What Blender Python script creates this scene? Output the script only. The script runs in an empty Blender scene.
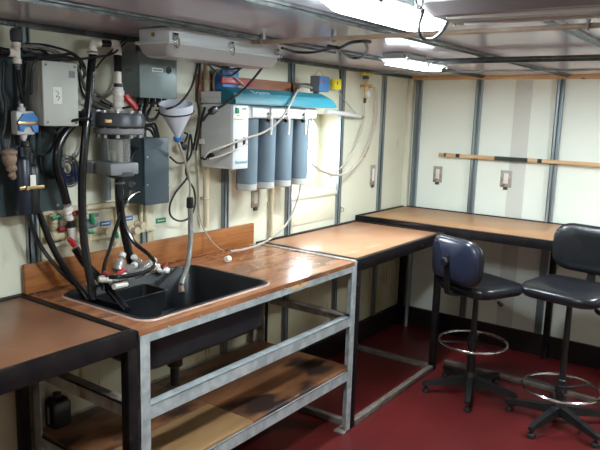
import bpy, bmesh, math, random
from mathutils import Vector, Matrix
random.seed(4)
PI = math.pi
C = bpy.context.scene.collection

# ------------------------------------------------------------------ camera, world, exposure
CAM = Vector((-0.6924, -2.3853, 1.7031))
RX = Vector((0.58727, -0.80886, 0.02937)); UP = Vector((0.12067, 0.12338, 0.98499)); FW = Vector((0.80035, 0.57491, -0.17007))
FPX = 648.58
cd = bpy.data.cameras.new('camera'); cam = bpy.data.objects.new('camera', cd); C.objects.link(cam)
m = Matrix((RX, UP, -FW)).transposed().to_4x4(); m.translation = CAM; cam.matrix_world = m
cd.sensor_width = 36.0; cd.lens = FPX * 36.0 / 600.0; cd.clip_start = 0.02
bpy.context.scene.camera = cam
sc = bpy.context.scene
sc.view_settings.view_transform = 'Standard'; sc.view_settings.look = 'None'
sc.view_settings.gamma = 1; sc.view_settings.use_curve_mapping = False
sc.view_settings.exposure = 0.0
LAMP = 230.0          # brightness of a lit fluorescent diffuser
w = bpy.data.worlds.new('daylight'); sc.world = w; w.use_nodes = True
bg = w.node_tree.nodes['Background']; bg.inputs[0].default_value = (0.86, 0.93, 1.0, 1); bg.inputs[1].default_value = 75.0

# ------------------------------------------------------------------ room measures (metres)
ZC = 2.015; XB = 4.065; H = 0.95; XL = -2.7; YF = -3.7
def at(px, py, Y):
    d = RX * ((px - 300) / FPX) - UP * ((py - 225) / FPX) + FW
    return CAM + d * ((Y - CAM.y) / d.y)
def atz(px, py, Z):
    d = RX * ((px - 300) / FPX) - UP * ((py - 225) / FPX) + FW
    return CAM + d * ((Z - CAM.z) / d.z)

# ------------------------------------------------------------------ materials
def mat(name, col, rough=.5, metal=0., col2=None, scale=8., stretch=(1, 1, 1), bump=0., lo=.35, hi=.65, emit=0., trans=0., coat=0., det=4., alpha=1., layers=(), spec=.5, rot=(0, 0, 0)):
    mt = bpy.data.materials.new(name); mt.use_nodes = True
    nt = mt.node_tree; b = nt.nodes['Principled BSDF']
    b.inputs['Base Color'].default_value = (*col, 1); b.inputs['Roughness'].default_value = rough
    b.inputs['Metallic'].default_value = metal; b.inputs['Specular IOR Level'].default_value = spec
    if coat: b.inputs['Coat Weight'].default_value = coat; b.inputs['Coat Roughness'].default_value = .12
    if trans: b.inputs['Transmission Weight'].default_value = trans
    if alpha < 1: b.inputs['Alpha'].default_value = alpha
    if emit: b.inputs['Emission Color'].default_value = (*col, 1); b.inputs['Emission Strength'].default_value = emit
    if col2 or bump or layers:
        tc = nt.nodes.new('ShaderNodeTexCoord')
        def noise(scale, stretch, det, lo, hi):
            mp = nt.nodes.new('ShaderNodeMapping'); mp.inputs['Scale'].default_value = stretch; mp.inputs['Rotation'].default_value = rot
            nt.links.new(tc.outputs['Object'], mp.inputs[0])
            n = nt.nodes.new('ShaderNodeTexNoise'); n.inputs['Scale'].default_value = scale; n.inputs['Detail'].default_value = det
            nt.links.new(mp.outputs[0], n.inputs[0])
            r = nt.nodes.new('ShaderNodeValToRGB'); r.color_ramp.elements[0].position = lo; r.color_ramp.elements[1].position = hi
            nt.links.new(n.outputs[0], r.inputs[0]); return n, r
        n, r = noise(scale, stretch, det, lo, hi)
        if col2:
            r.color_ramp.elements[0].color = (*col, 1); r.color_ramp.elements[1].color = (*col2, 1)
            out = r.outputs[0]
        else:
            rgb = nt.nodes.new('ShaderNodeRGB'); rgb.outputs[0].default_value = (*col, 1); out = rgb.outputs[0]
        for (c3, s3, st3, lo3, hi3) in layers:
            n3, r3 = noise(s3, st3, 5., lo3, hi3)
            mx = nt.nodes.new('ShaderNodeMix'); mx.data_type = 'RGBA'
            nt.links.new(r3.outputs[0], mx.inputs[0]); nt.links.new(out, mx.inputs[6]); mx.inputs[7].default_value = (*c3, 1)
            out = mx.outputs[2]
        nt.links.new(out, b.inputs['Base Color'])
        if bump:
            bp = nt.nodes.new('ShaderNodeBump'); bp.inputs['Strength'].default_value = bump; bp.inputs['Distance'].default_value = .01
            nt.links.new(n.outputs[0], bp.inputs['Height']); nt.links.new(bp.outputs[0], b.inputs['Normal'])
    return mt
M = {}
M['wall'] = mat('cream_wall_paint', (.64, .62, .485), .45, col2=(.69, .68, .55), scale=2.5, layers=[((.50, .42, .27), 3.5, (1.6, 1.6, .7), .62, .74)])
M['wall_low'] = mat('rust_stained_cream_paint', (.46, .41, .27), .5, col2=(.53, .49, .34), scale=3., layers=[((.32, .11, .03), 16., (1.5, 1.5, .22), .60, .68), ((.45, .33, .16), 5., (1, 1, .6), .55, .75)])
M['wallB'] = mat('white_wall_paint', (.78, .83, .75), .45, col2=(.82, .86, .79), scale=2.2, layers=[((.6, .58, .46), 2.5, (1, 1, 1), .68, .8)])
M['patch'] = mat('grey_patched_paint', (.63, .64, .59), .5)
M['grime'] = mat('grimy_cream_paint', (.62, .58, .44), .5, col2=(.52, .42, .26), scale=14., lo=.4, hi=.62, layers=[((.30, .13, .05), 22., (1, 1, .5), .62, .7)])
M['ceiling'] = mat('glossy_ceiling_panel', (.66, .63, .74), .13, col2=(.72, .68, .78), scale=2., coat=.0, spec=.35)
M['ceil_strip'] = mat('dark_ceiling_strip', (.05, .055, .055), .35, .5, col2=(.12, .13, .13), scale=20.)
M['floor'] = mat('oxide_red_floor_paint', (.085, .007, .008), .36, col2=(.115, .011, .011), scale=3., bump=.05, layers=[((.15, .07, .06), 30., (1, 1, 1), .72, .78), ((.09, .01, .01), 2., (1, 1, 1), .5, .8)])
M['kick'] = mat('black_base_paint', (.010, .007, .007), .6, col2=(.022, .008, .007), scale=6., spec=.2)
M['galv'] = mat('galvanised_steel', (.33, .36, .37), .45, .35, col2=(.50, .53, .54), scale=22., bump=.08, layers=[((.35, .22, .15), 9., (1, 1, 1), .66, .75)])
M['galv_old'] = mat('rust_specked_galvanised_steel', (.30, .29, .26), .55, .25, col2=(.45, .44, .40), scale=18., layers=[((.25, .13, .07), 12., (1, 1, 1), .55, .68)])
M['stud'] = mat('grey_steel_stud', (.20, .24, .26), .4, .5, col2=(.32, .36, .38), scale=10., stretch=(1, 1, .2))
M['black_steel'] = mat('black_painted_steel', (.006, .005, .006), .45, col2=(.014, .010, .010), scale=14., spec=.12, layers=[((.10, .05, .04), 28., (1, 1, 1), .68, .74)])
M['floor_rail'] = mat('brown_grey_scuffed_steel', (.10, .075, .06), .5, col2=(.17, .14, .12), scale=14.)
M['wood_left'] = mat('worn_brown_bench_board', (.16, .065, .032), .34, col2=(.22, .10, .052), scale=5., layers=[((.12, .05, .03), 4., (1, 1, 1), .5, .75)], bump=.03)
M['wood_sink'] = mat('varnished_red_brown_plywood', (.21, .075, .030), .24, col2=(.33, .14, .065), scale=4., stretch=(1.2, 5., 1), bump=.03, layers=[((.10, .035, .02), 6., (1, 2, 1), .52, .70), ((.30, .06, .09), 5., (1, 1.5, 1), .66, .76)])
M['wood_mid'] = mat('orange_tan_hardboard', (.36, .165, .085), .33, col2=(.43, .215, .12), scale=3.5, layers=[((.45, .35, .28), 4., (.6, 3, 1), .60, .75)])
M['wood_far'] = mat('tan_hardboard', (.36, .18, .075), .4, col2=(.42, .22, .10), scale=4.)
M['splash'] = mat('orange_varnished_pine', (.20, .062, .016), .4, col2=(.38, .14, .038), scale=5., stretch=(1., 1, 12), det=6., lo=.3, hi=.7, layers=[((.22, .07, .02), 7., (1, 1, 3), .6, .72)])
M['shelf_wood'] = mat('stained_shelf_plywood', (.15, .06, .026), .45, col2=(.24, .10, .042), scale=4., stretch=(1, 3, 1), layers=[((.03, .015, .012), 4.5, (.7, 1.6, 1), .50, .60)])
M['shelf_wood_b'] = mat('bare_shelf_plywood', (.25, .135, .055), .5, col2=(.32, .18, .08), scale=4., stretch=(1, 4, 1), layers=[((.10, .05, .03), 4., (1, 1, 1), .62, .74)])
M['board_wood'] = mat('dark_red_brown_timber', (.20, .07, .035), .5, col2=(.30, .12, .06), scale=6., stretch=(1, 1, 5))
M['rail_wood'] = mat('pale_pine_batten', (.55, .34, .17), .5, col2=(.66, .43, .24), scale=6., stretch=(5, .6, 5), layers=[((.05, .03, .02), 9., (1, .5, 1), .64, .67)])
M['conduit'] = mat('tan_painted_conduit', (.40, .32, .24), .4, col2=(.28, .19, .13), scale=7.)
M['sink'] = mat('black_moulded_sink_plastic', (.007, .008, .010), .38, col2=(.012, .013, .015), scale=12., spec=.35)
M['sealant'] = mat('pinkish_sealant', (.50, .33, .27), .5, col2=(.35, .20, .15), scale=12.)
M['slate'] = mat('slate_blue_paint', (.042, .064, .082), .45, col2=(.058, .084, .10), scale=6.)
M['board'] = mat('dark_slate_board', (.035, .055, .062), .5, col2=(.055, .080, .090), scale=4.)
M['rubber'] = mat('black_rubber_hose', (.007, .007, .009), .2)
M['cable'] = mat('black_cable_sheath', (.012, .012, .013), .45)
M['cable_grey'] = mat('grey_cable_sheath', (.20, .19, .17), .5)
M['cable_blue'] = mat('blue_cable_sheath', (.015, .03, .09), .4)
M['navy'] = mat('navy_black_plastic', (.012, .017, .034), .35)
M['clearhose'] = mat('cloudy_hose', (.42, .37, .32), .35)
M['greyhose'] = mat('smoky_ribbed_hose', (.13, .125, .115), .3, col2=(.20, .19, .17), scale=20)
M['pvc'] = mat('white_pvc', (.76, .70, .64), .35)
M['cream_pipe'] = mat('cream_painted_pipe', (.60, .53, .38), .4, col2=(.52, .42, .27), scale=8.)
M['red'] = mat('red_plastic', (.45, .015, .015), .4)
M['darkred'] = mat('dark_red_handle', (.22, .012, .018), .4)
M['green'] = mat('green_plastic', (.02, .22, .10), .4)
M['blue'] = mat('blue_plastic', (.04, .20, .52), .4)
M['ltblue'] = mat('light_blue_panel', (.025, .11, .24), .5)
M['yellow'] = mat('yellow_plastic', (.72, .62, .03), .4)
M['box_grey'] = mat('warm_grey_enclosure', (.46, .47, .43), .4, col2=(.52, .53, .48), scale=5.)
M['box_metal'] = mat('grey_green_metal_box', (.20, .25, .25), .4, .2, col2=(.25, .30, .30), scale=7., layers=[((.33, .26, .17), 9., (1, 1, 1), .68, .76)])
M['dgrey'] = mat('dark_grey_plastic', (.05, .055, .065), .4)
M['mgrey'] = mat('mid_grey_plastic', (.20, .20, .21), .4)
M['white'] = mat('white_enamel', (.74, .76, .76), .35)
M['offwhite'] = mat('off_white_plastic', (.62, .61, .60), .4)
M['teal'] = mat('teal_plastic', (.018, .16, .21), .45, spec=.3)
M['cart'] = mat('grey_blue_cartridge', (.12, .165, .205), .4, col2=(.15, .20, .24), scale=6.)
M['cartend'] = mat('pale_cartridge_end', (.45, .44, .42), .4)
M['print'] = mat('blue_print', (.10, .35, .50), .5)
M['printlt'] = mat('pale_print', (.60, .80, .82), .5)
M['paper'] = mat('white_label_paper', (.78, .77, .70), .6)
M['bluelabel'] = mat('blue_label', (.05, .13, .35), .5)
M['ink'] = mat('black_ink', (.02, .02, .02), .6)
M['brass'] = mat('brass', (.55, .36, .16), .3, .9)
M['chrome'] = mat('chrome', (.75, .76, .78), .12, 1.)
M['steel'] = mat('steel', (.45, .45, .46), .3, .9)
M['vinyl'] = mat('black_vinyl', (.012, .013, .016), .3, bump=.05, scale=60.)
M['shell'] = mat('black_moulded_back_shell', (.018, .022, .042), .24)
M['black'] = mat('black_plastic', (.010, .010, .011), .4)
M['trayw'] = mat('white_lamp_tray', (.70, .75, .76), .4)
M['fill_warm'] = mat('warm_fill_lamp_cover', (1., .84, .66), .5, emit=18.)  # cover of the added fill lamps behind the camera
M['lit'] = mat('lit_lamp_cover', (.82, .95, 1.), .5, emit=LAMP)
M['diffuser'] = mat('translucent_lamp_cover', (.74, .73, .73), .25, trans=.4)
M['side_glow'] = mat('glowing_lamp_cover_side', (.84, .95, 1.), .5, emit=50.)
M['side_soft'] = mat('faintly_glowing_cover_side', (.88, .96, 1.), .5, emit=1.8)
M['dull_diffuser'] = mat('darkened_brown_grey_lamp_cover', (.30, .26, .26), .35, trans=.3)  # cover colour darkened against lamp glare, brown stands in for reflections
M['tube'] = mat('unlit_tube', (.8, .8, .8), .3)
M['funnel'] = mat('translucent_white_funnel', (.74, .77, .86), .35)
M['clear'] = mat('clear_plastic', (.80, .78, .76), .12, trans=.85)
M['acrylic'] = mat('cloudy_acrylic', (.88, .89, .86), .15, trans=.92)
M['glass'] = mat('window_glass', (1, 1, 1), .02, trans=1.)
M['glove'] = mat('tan_work_glove', (.30, .21, .15), .9, col2=(.22, .15, .11), scale=30., bump=.4)
M['bottle'] = mat('black_bottle', (.010, .010, .010), .25)

# ------------------------------------------------------------------ mesh helpers
class MB:
    def __init__(s): s.bm = bmesh.new()
    def box(s, a, b, bev=0., seg=2, rot=None):
        a = Vector(a); b = Vector(b); lo = Vector([min(a[i], b[i]) for i in range(3)]); hi = Vector([max(a[i], b[i]) for i in range(3)])
        t = bmesh.new(); bmesh.ops.create_cube(t, size=1)
        c = (lo + hi) / 2; d = hi - lo
        for v in t.verts: v.co = Vector((v.co.x * d.x, v.co.y * d.y, v.co.z * d.z))
        if bev > 0:
            bmesh.ops.bevel(t, geom=list(t.edges), offset=min(bev, min(d) * .45), segments=seg, profile=.5, affect='EDGES')
        for v in t.verts: v.co = (rot @ v.co if rot else v.co) + c
        s.add(t); return s
    def add(s, t):
        me = bpy.data.meshes.new('tmp'); t.to_mesh(me); t.free(); s.bm.from_mesh(me); bpy.data.meshes.remove(me)
    def tube(s, pts, r, n=10, smooth=True, caps=True, step=6):
        pts = [Vector(p) for p in pts]
        if smooth and len(pts) > 2:
            P = [pts[0] * 2 - pts[1]] + pts + [pts[-1] * 2 - pts[-2]]; out = []
            for i in range(1, len(P) - 2):
                for k in range(step):
                    t = k / step; a, b, c, d = P[i - 1], P[i], P[i + 1], P[i + 2]
                    out.append(.5 * ((2 * b) + (c - a) * t + (2 * a - 5 * b + 4 * c - d) * t * t + (3 * b - a - 3 * c + d) * t ** 3))
            out.append(pts[-1]); pts = out
        rs = r if isinstance(r, (list, tuple)) else None
        t0 = (pts[1] - pts[0]).normalized(); u = t0.orthogonal().normalized(); rings = []
        for i, p in enumerate(pts):
            t = (pts[min(i + 1, len(pts) - 1)] - pts[max(i - 1, 0)]).normalized()
            u = (u - t * u.dot(t)); u = u.normalized() if u.length > 1e-6 else t.orthogonal().normalized()
            v = t.cross(u); rr = rs[min(i, len(rs) - 1)] if rs else r
            rings.append([s.bm.verts.new(p + (u * math.cos(2 * PI * k / n) + v * math.sin(2 * PI * k / n)) * rr) for k in range(n)])
        for a, b in zip(rings, rings[1:]):
            for k in range(n): s.bm.faces.new((a[k], a[(k + 1) % n], b[(k + 1) % n], b[k]))
        if caps: s.bm.faces.new(rings[0][::-1]); s.bm.faces.new(rings[-1])
        return s
    def cyl(s, a, b, r, n=20, r2=None):
        return s.tube([a, b], [r, r if r2 is None else r2], n=n, smooth=False)
    def lathe(s, o, ax, prof, n=24):            # prof: list of (radius, height along ax)
        o = Vector(o); ax = Vector(ax).normalized(); u = ax.orthogonal().normalized(); v = ax.cross(u); rings = []
        for r, h in prof:
            if r < 1e-5: rings.append([s.bm.verts.new(o + ax * h)])
            else: rings.append([s.bm.verts.new(o + ax * h + (u * math.cos(2 * PI * k / n) + v * math.sin(2 * PI * k / n)) * r) for k in range(n)])
        for a, b in zip(rings, rings[1:]):
            if len(a) == 1 and len(b) == 1: continue
            for k in range(n):
                if len(a) == 1: s.bm.faces.new((a[0], b[(k + 1) % n], b[k]))
                elif len(b) == 1: s.bm.faces.new((a[k], a[(k + 1) % n], b[0]))
                else: s.bm.faces.new((a[k], a[(k + 1) % n], b[(k + 1) % n], b[k]))
        return s
    def torus(s, o, ax, R, r, n=48, m=10, a0=0, a1=2 * PI):
        o = Vector(o); ax = Vector(ax).normalized(); u = ax.orthogonal().normalized(); v = ax.cross(u); rings = []
        full = abs(a1 - a0 - 2 * PI) < 1e-6
        for i in range(n + (0 if full else 1)):
            a = a0 + (a1 - a0) * i / n; d = u * math.cos(a) + v * math.sin(a)
            rings.append([s.bm.verts.new(o + d * (R + r * math.cos(2 * PI * k / m)) + ax * r * math.sin(2 * PI * k / m)) for k in range(m)])
        L = len(rings)
        for i in range(L if full else L - 1):
            a, b = rings[i], rings[(i + 1) % L]
            for k in range(m): s.bm.faces.new((a[k], b[k], b[(k + 1) % m], a[(k + 1) % m]))
        return s
    def prism(s, poly, d):                      # poly: 3D points, d: extrusion vector
        d = Vector(d); a = [s.bm.verts.new(Vector(p)) for p in poly]; b = [s.bm.verts.new(Vector(p) + d) for p in poly]; n = len(a)
        s.bm.faces.new(a[::-1]); s.bm.faces.new(b)
        for k in range(n): s.bm.faces.new((a[k], a[(k + 1) % n], b[(k + 1) % n], b[k]))
        return s
    def loft(s, rings, cap0=True, cap1=True):
        R = [[s.bm.verts.new(Vector(p)) for p in r] for r in rings]; n = len(R[0])
        for a, b in zip(R, R[1:]):
            for k in range(n): s.bm.faces.new((a[k], a[(k + 1) % n], b[(k + 1) % n], b[k]))
        if cap0: s.bm.faces.new(R[0][::-1])
        if cap1: s.bm.faces.new(R[-1])
        return s
def rrect(cx, cy, hx, hy, r, z, n=6):
    out = []
    for qx, qy, a0 in ((1, 1, 0), (-1, 1, PI / 2), (-1, -1, PI), (1, -1, 3 * PI / 2)):
        for k in range(n + 1):
            a = a0 + PI / 2 * k / n
            out.append((cx + qx * (hx - r) + r * math.cos(a), cy + qy * (hy - r) + r * math.sin(a), z))
    return out
def text_mb(txt, size, org, ux, uy, depth=.0006):
    cu = bpy.data.curves.new('t', 'FONT'); cu.body = txt; cu.size = size; cu.extrude = depth; cu.resolution_u = 3
    o = bpy.data.objects.new('t', cu); C.objects.link(o)
    dg = bpy.context.evaluated_depsgraph_get(); me = bpy.data.meshes.new_from_object(o.evaluated_get(dg))
    bpy.data.objects.remove(o); ux = Vector(ux).normalized(); uy = Vector(uy).normalized(); uz = ux.cross(uy)
    for v in me.vertices: v.co = Vector(org) + ux * v.co.x + uy * v.co.y + uz * v.co.z
    b = MB(); b.bm.from_mesh(me); bpy.data.meshes.remove(me); return b
OFF = {}
def obj(name, mb, mt, parent=None, base=None, label=None, angle=35):
    """one mesh object; vertices are given in world space and moved relative to the thing's base"""
    bmesh.ops.recalc_face_normals(mb.bm, faces=mb.bm.faces)
    off = OFF[parent.name] if parent else Vector(base if base is not None else (0, 0, 0))
    for v in mb.bm.verts: v.co -= off
    me = bpy.data.meshes.new(name); mb.bm.to_mesh(me); mb.bm.free()
    for p in me.polygons: p.use_smooth = True
    me.set_sharp_from_angle(angle=math.radians(angle))
    mts = mt if isinstance(mt, (list, tuple)) else [mt]
    for q in mts: me.materials.append(M[q])
    o = bpy.data.objects.new(name, me); C.objects.link(o)
    if parent: o.parent = parent
    else: o.location = off
    OFF[o.name] = off
    if label: o['label'] = label
    return o
def tag(o, label, cat, group=None, kind=None):
    o['label'] = label; o['category'] = cat
    if group: o['group'] = group
    if kind: o['kind'] = kind
    return o
def thing(name, label, cat, base, group=None, rz=0.):
    o = bpy.data.objects.new(name, None); C.objects.link(o); o.location = base; o.rotation_euler = (0, 0, rz); o.empty_display_size = .05
    OFF[o.name] = Vector(base); return tag(o, label, cat, group)
def struct(name, mb, mt):
    o = obj(name, mb, mt); o['kind'] = 'structure'; return o
def B(a, b, bev=0.): return MB().box(a, b, bev)

# ------------------------------------------------------------------ the setting
struct('floor', B((XL, YF, -.1), (XB, 0, 0)), 'floor')
struct('ceiling', B((XL, YF, ZC), (XB, 0, ZC + .1)), 'ceiling')
# window niche in the equipment wall
NX0, NX1, NZ0, NZ1, ND = 2.51, 3.035, 1.195, 1.70, .15
wa = MB()
wa.box((XL, 0, .94), (NX0, .08, ZC)); wa.box((NX1, 0, .94), (XB + .1, .08, ZC)); wa.box((NX0, 0, .94), (NX1, .08, NZ0)); wa.box((NX0, 0, NZ1), (NX1, .08, ZC))
wa.box((NX0 - .03, .08, NZ0 - .03), (NX0, ND + .06, NZ1 + .03)); wa.box((NX1, .08, NZ0 - .03), (NX1 + .03, ND + .06, NZ1 + .03))
wa.box((NX0, .08, NZ0 - .03), (NX1, ND + .06, NZ0)); wa.box((NX0, .08, NZ1), (NX1, ND + .06, NZ1 + .03))
struct('wall_back', wa, 'wall')
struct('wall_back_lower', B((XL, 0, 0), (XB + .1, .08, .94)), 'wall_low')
struct('wall_right', B((XB, YF, 0), (XB + .08, 0, ZC)), 'wallB')
struct('wall_left', B((XL - .08, YF, 0), (XL, 0, ZC)), 'wall')
struct('wall_front', B((XL, YF - .08, 0), (XB, YF, ZC)), 'wall')
fr = MB()
cx, cz, hx, hz = (NX0 + NX1) / 2, (NZ0 + NZ1) / 2, (NX1 - NX0) / 2, (NZ1 - NZ0) / 2
def wr(hx_, hz_, r, y): return [(x, y, z) for x, z, _ in rrect(cx, cz, hx_, hz_, r, 0)]
fr.loft([wr(hx, hz, .002, ND), wr(hx - .045, hz - .045, .07, ND - .012), wr(hx - .045, hz - .045, .07, ND + .03), wr(hx, hz, .002, ND + .03)], False, False)
wf = struct('window_1', fr, 'wall')
gl = obj('window_pane', B((NX0 + .03, ND + .01, NZ0 + .03), (NX1 - .03, ND + .014, NZ1 - .03)), 'glass', wf)
st = struct('trim_1', MB().box((NX0 - .0, -.012, NZ0 - .03), (NX1, .0, NZ0 - .002), .004).box((NX0 + .02, -.006, 1.0), (NX1 - .02, 0, NZ0 - .045), .003), 'wall')
# baseboards
struct('baseboard_back', B((XL, -.035, 0), (XB, 0, .156), .003), 'kick')
struct('baseboard_right', B((XB - .035, YF, 0), (XB, -.036, .156), .003), 'kick')
struct('baseboard_left', B((XL, YF, 0), (XL + .035, -.04, .156), .003), 'kick')
# studs standing proud of the panels: U channels
k = 0
def stud(x, y, along, mt='stud'):
    global k; k += 1
    b = MB()
    if along == 'A':
        b.box((x - .024, -.006, .16), (x + .024, 0, ZC - .002)); b.box((x - .024, -.026, .16), (x - .019, -.005, ZC - .002)); b.box((x + .012, -.022, .16), (x + .018, -.005, ZC - .002)); b.box((x - .024, -.026, .16), (x - .004, -.021, ZC - .002))
    else:
        b.box((x - .006, y - .024, .16), (x, y + .024, ZC - .002)); b.box((x - .026, y - .024, .16), (x - .005, y - .019, ZC - .002)); b.box((x - .026, y + .019, .16), (x - .005, y + .024, ZC - .002)); b.box((x - .026, y + .004, .16), (x - .021, y + .024, ZC - .002))
    struct('trim_%d' % (k + 1), b, mt)
for i in range(-4, 7): stud(.192 + .573 * i, 0, 'A')
for y in (-.09, -.576, -1.156, -1.74, -2.32, -2.9): stud(XB, y, 'B')
struct('trim_20', B((XB - .003, -.96, .16), (XB, -.84, ZC - .03)), 'patch')                  # vertical repaired strip
struct('trim_21', B((XB - .03, YF, ZC - .03), (XB, -.03, ZC), .004), 'rail_wood')             # tan batten where wall meets ceiling
struct('trim_22', MB().box((XL, -.03, ZC - .022), (XB - .03, 0, ZC), .003), 'ceil_strip')
struct('trim_23', B((XB - .045, -.045, .16), (XB, 0, ZC - .03), .003), 'wall')
# ceiling strips and beams
n = 24
for y in (-.60, -1.20, -1.78, -2.36, -2.94):
    b = MB().box((XL, y - .018, ZC - .012), (XB - .03, y + .018, ZC), .002); b.box((XL, y - .004, ZC - .022), (XB - .03, y + .004, ZC - .01))
    struct('trim_%d' % n, b, 'ceil_strip'); n += 1
for x in (-1.3, -.1):
    struct('trim_%d' % n, B((x - .02, YF, ZC - .014), (x + .02, -.03, ZC - .001)), 'ceil_strip'); n += 1
struct('trim_%d' % n, MB().box((2.505, YF, ZC - .042), (2.53, -.90, ZC - .022), .003).box((2.42, YF, ZC - .034), (2.435, -.90, ZC - .022), .003), 'ceil_strip'); n += 1
struct('trim_%d' % n, MB().box((3.25, YF, ZC - .032), (3.28, -.03, ZC - .020), .002), 'stud'); n += 1
o = obj('conduit', MB().tube([(1.42, -.60, 1.985), (1.42, -.70, 1.982), (1.41, YF, 1.982)], .0085, smooth=False), 'conduit', base=(1.41, -.6, ZC))
tag(o, 'tan painted pipe crossing the ceiling from the right end of the unlit white lamp', 'pipe')
for y in (-.66, -1.0, -1.9): obj('pipe_clip', MB().torus((1.415, y, 1.982), (0, 1, 0), .013, .004, n=16, m=6).box((1.407, y - .006, 1.995), (1.423, y + .006, ZC)), 'steel', o)

# ------------------------------------------------------------------ light fixtures
def fixture(x0, x1, y0, y1, zt, zb, lit, label, alongY=False, group=None, dull=False):
    """tray, cover, two tubes and clips"""
    t = thing('ceiling_lamp', label, 'lamp', ((x0 + x1) / 2, (y0 + y1) / 2, zt), group)
    zm = zb + (zt - zb) * .48; h1, h2 = min(.014, .5 * (zm - zb)), min(.006, .25 * (zm - zb)); h0 = min(.007, .1 * (zm - zb) + .001)
    b = MB().box((x0 + .012, y0 + .012, zm), (x1 - .012, y1 - .012, zt), .008); b.box((x0, y0, zm - h0), (x1, y1, zm + h0), .003)
    obj('tray', b, 'trayw', t)
    cxx, cyy = (x0 + x1) / 2, (y0 + y1) / 2; hx, hy = (x1 - x0) / 2, (y1 - y0) / 2
    cv = MB().loft([rrect(cxx, cyy, hx - .006, hy - .006, .02, zm - h0), rrect(cxx, cyy, hx - .014, hy - .014, .03, zb + h1), rrect(cxx, cyy, hx - .028, hy - .028, .03, zb)], False, True)
    if lit:
        cv = MB().loft([rrect(cxx, cyy, hx - .006, hy - .006, .02, zm - h0), rrect(cxx, cyy, hx - .014, hy - .014, .03, zb + h1), rrect(cxx, cyy, hx - .022, hy - .022, .03, zb + h2)], False, False)
        sd = obj('cover', cv, 'side_soft' if dull else 'side_glow', t)
        q_ = (.0225, h2, .032, 0) if not dull else (.020, .0008, .0205, 0)
        if dull: obj('cover_rim', MB().loft([rrect(cxx, cyy, hx - .0215, hy - .0215, .03, zb + h2), rrect(cxx, cyy, hx - .0195, hy - .0195, .03, zb + .001)], True, True), 'trayw', sd)
        obj('cover_face', MB().loft([rrect(cxx, cyy, hx - q_[0], hy - q_[0], .028, zb + q_[1]), rrect(cxx, cyy, hx - q_[2], hy - q_[2], .025, zb)], True, True), 'fill_warm' if lit == 2 else 'lit', sd)
    else: obj('cover', cv, 'dull_diffuser' if dull else 'diffuser', t)
    if not lit:
        for s in (-1, 1):
            if alongY: obj('tube', MB().cyl((cxx + s * hx * .45, y0 + .06, zm - .026), (cxx + s * hx * .45, y1 - .06, zm - .026), .012), 'tube', t)
            else: obj('tube', MB().cyl((x0 + .06, cyy + s * hy * .45, zm - .026), (x1 - .06, cyy + s * hy * .45, zm - .026), .012), 'tube', t)
    for f in (.02, .5, .98):
        if alongY: p = Vector((x0, y0 + (y1 - y0) * f, zm)); d = Vector((-1, 0, 0))
        else: p = Vector((x0 + .02 + (x1 - x0 - .04) * f, y0, zm)); d = Vector((0, -1, 0))
        s = Vector((0, 1, 0)) if alongY else Vector((1, 0, 0))
        b = MB().tube([p + s * .008 + Vector((0, 0, .03)) - d * .01, p + d * .006 + s * .010 + Vector((0, 0, .012)), p + d * .008 + s * .006 + Vector((0, 0, -.018)), p + d * .008 - s * .006 + Vector((0, 0, -.014)), p + d * .006 - s * .010 + Vector((0, 0, .012)), p - s * .008 + Vector((0, 0, .03)) - d * .01], .0032, n=6)
        b.box(p - s * .011 + d * .003 + Vector((0, 0, .008)), p + s * .011 - d * .012 + Vector((0, 0, .034)))
        obj('clip', b, 'chrome', t)
    return t
lampA = fixture(1.055, 1.75, -.50, -.30, ZC - .004, 1.903, False, 'unlit white fluorescent lamp with clear cover above the grey boxes')
obj('hole_plug', MB().cyl((1.066, -.40, 1.985), (1.06, -.40, 1.985), .008), 'brass', lampA)
fixture(.645, 1.135, -1.605, -1.445, ZC - .001, 1.95, True, 'long glowing lamp at the top edge, larger of the two glowing ones')
fixture(2.24, 2.78, -.87, -.73, ZC - .001, 1.957, True, 'small far glowing lamp close to the pale corner', dull=True)
fixture(.80, 1.05, -2.60, -1.635, ZC - .001, 1.947, False, 'unlit lamp running out of the top right corner of the photo', True, dull=True)
fixture(2.85, 3.45, -2.50, -2.36, ZC - .024, 1.93, True, 'added unseen fill lamp outside the right edge of the photo')  # unseen fixture added to brighten the right wall
for (a, b_, c, d) in ((-1.4, -.7, -1.1, -.93), (-2.2, -1.5, -2.8, -2.63)):  # unseen ceiling lamps added as warm fill
    fixture(a, b_, c, d, ZC - .024, 1.93, 2, 'added unseen fill lamp behind the photographer', group='added fill lamps behind the photographer')

# ------------------------------------------------------------------ benches
def angle_x(b, x0, x1, yf, zt, h=.05, w_=.045, t=.005):   # L section along x, vertical face at y=yf (towards the room)
    b.box((x0, yf, zt - h), (x1, yf + t, zt)); b.box((x0, yf, zt - t), (x1, yf + w_, zt)); return b
def angle_y(b, xf, y0, y1, zt, h=.05, w_=.045, s=1, t=.005):
    b.box((xf, y0, zt - h), (xf + s * t, y1, zt)); b.box((xf, y0, zt - t), (xf + s * w_, y1, zt)); return b
def leg_angle(x, y, sx, sy, z0, z1, w_=.05, t=.006):
    b = MB(); b.box((x, y, z0), (x + sx * w_, y + sy * t, z1)); b.box((x, y, z0), (x + sx * t, y + sy * w_, z1)); return b
# galvanised sink bench
SX0, SX1, SY = .722, 2.180, -.70
sb = thing('sink_bench', 'galvanised steel bench with shelf and varnished top holding the black sink', 'bench', ((SX0 + SX1) / 2, -.35, 0))
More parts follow.
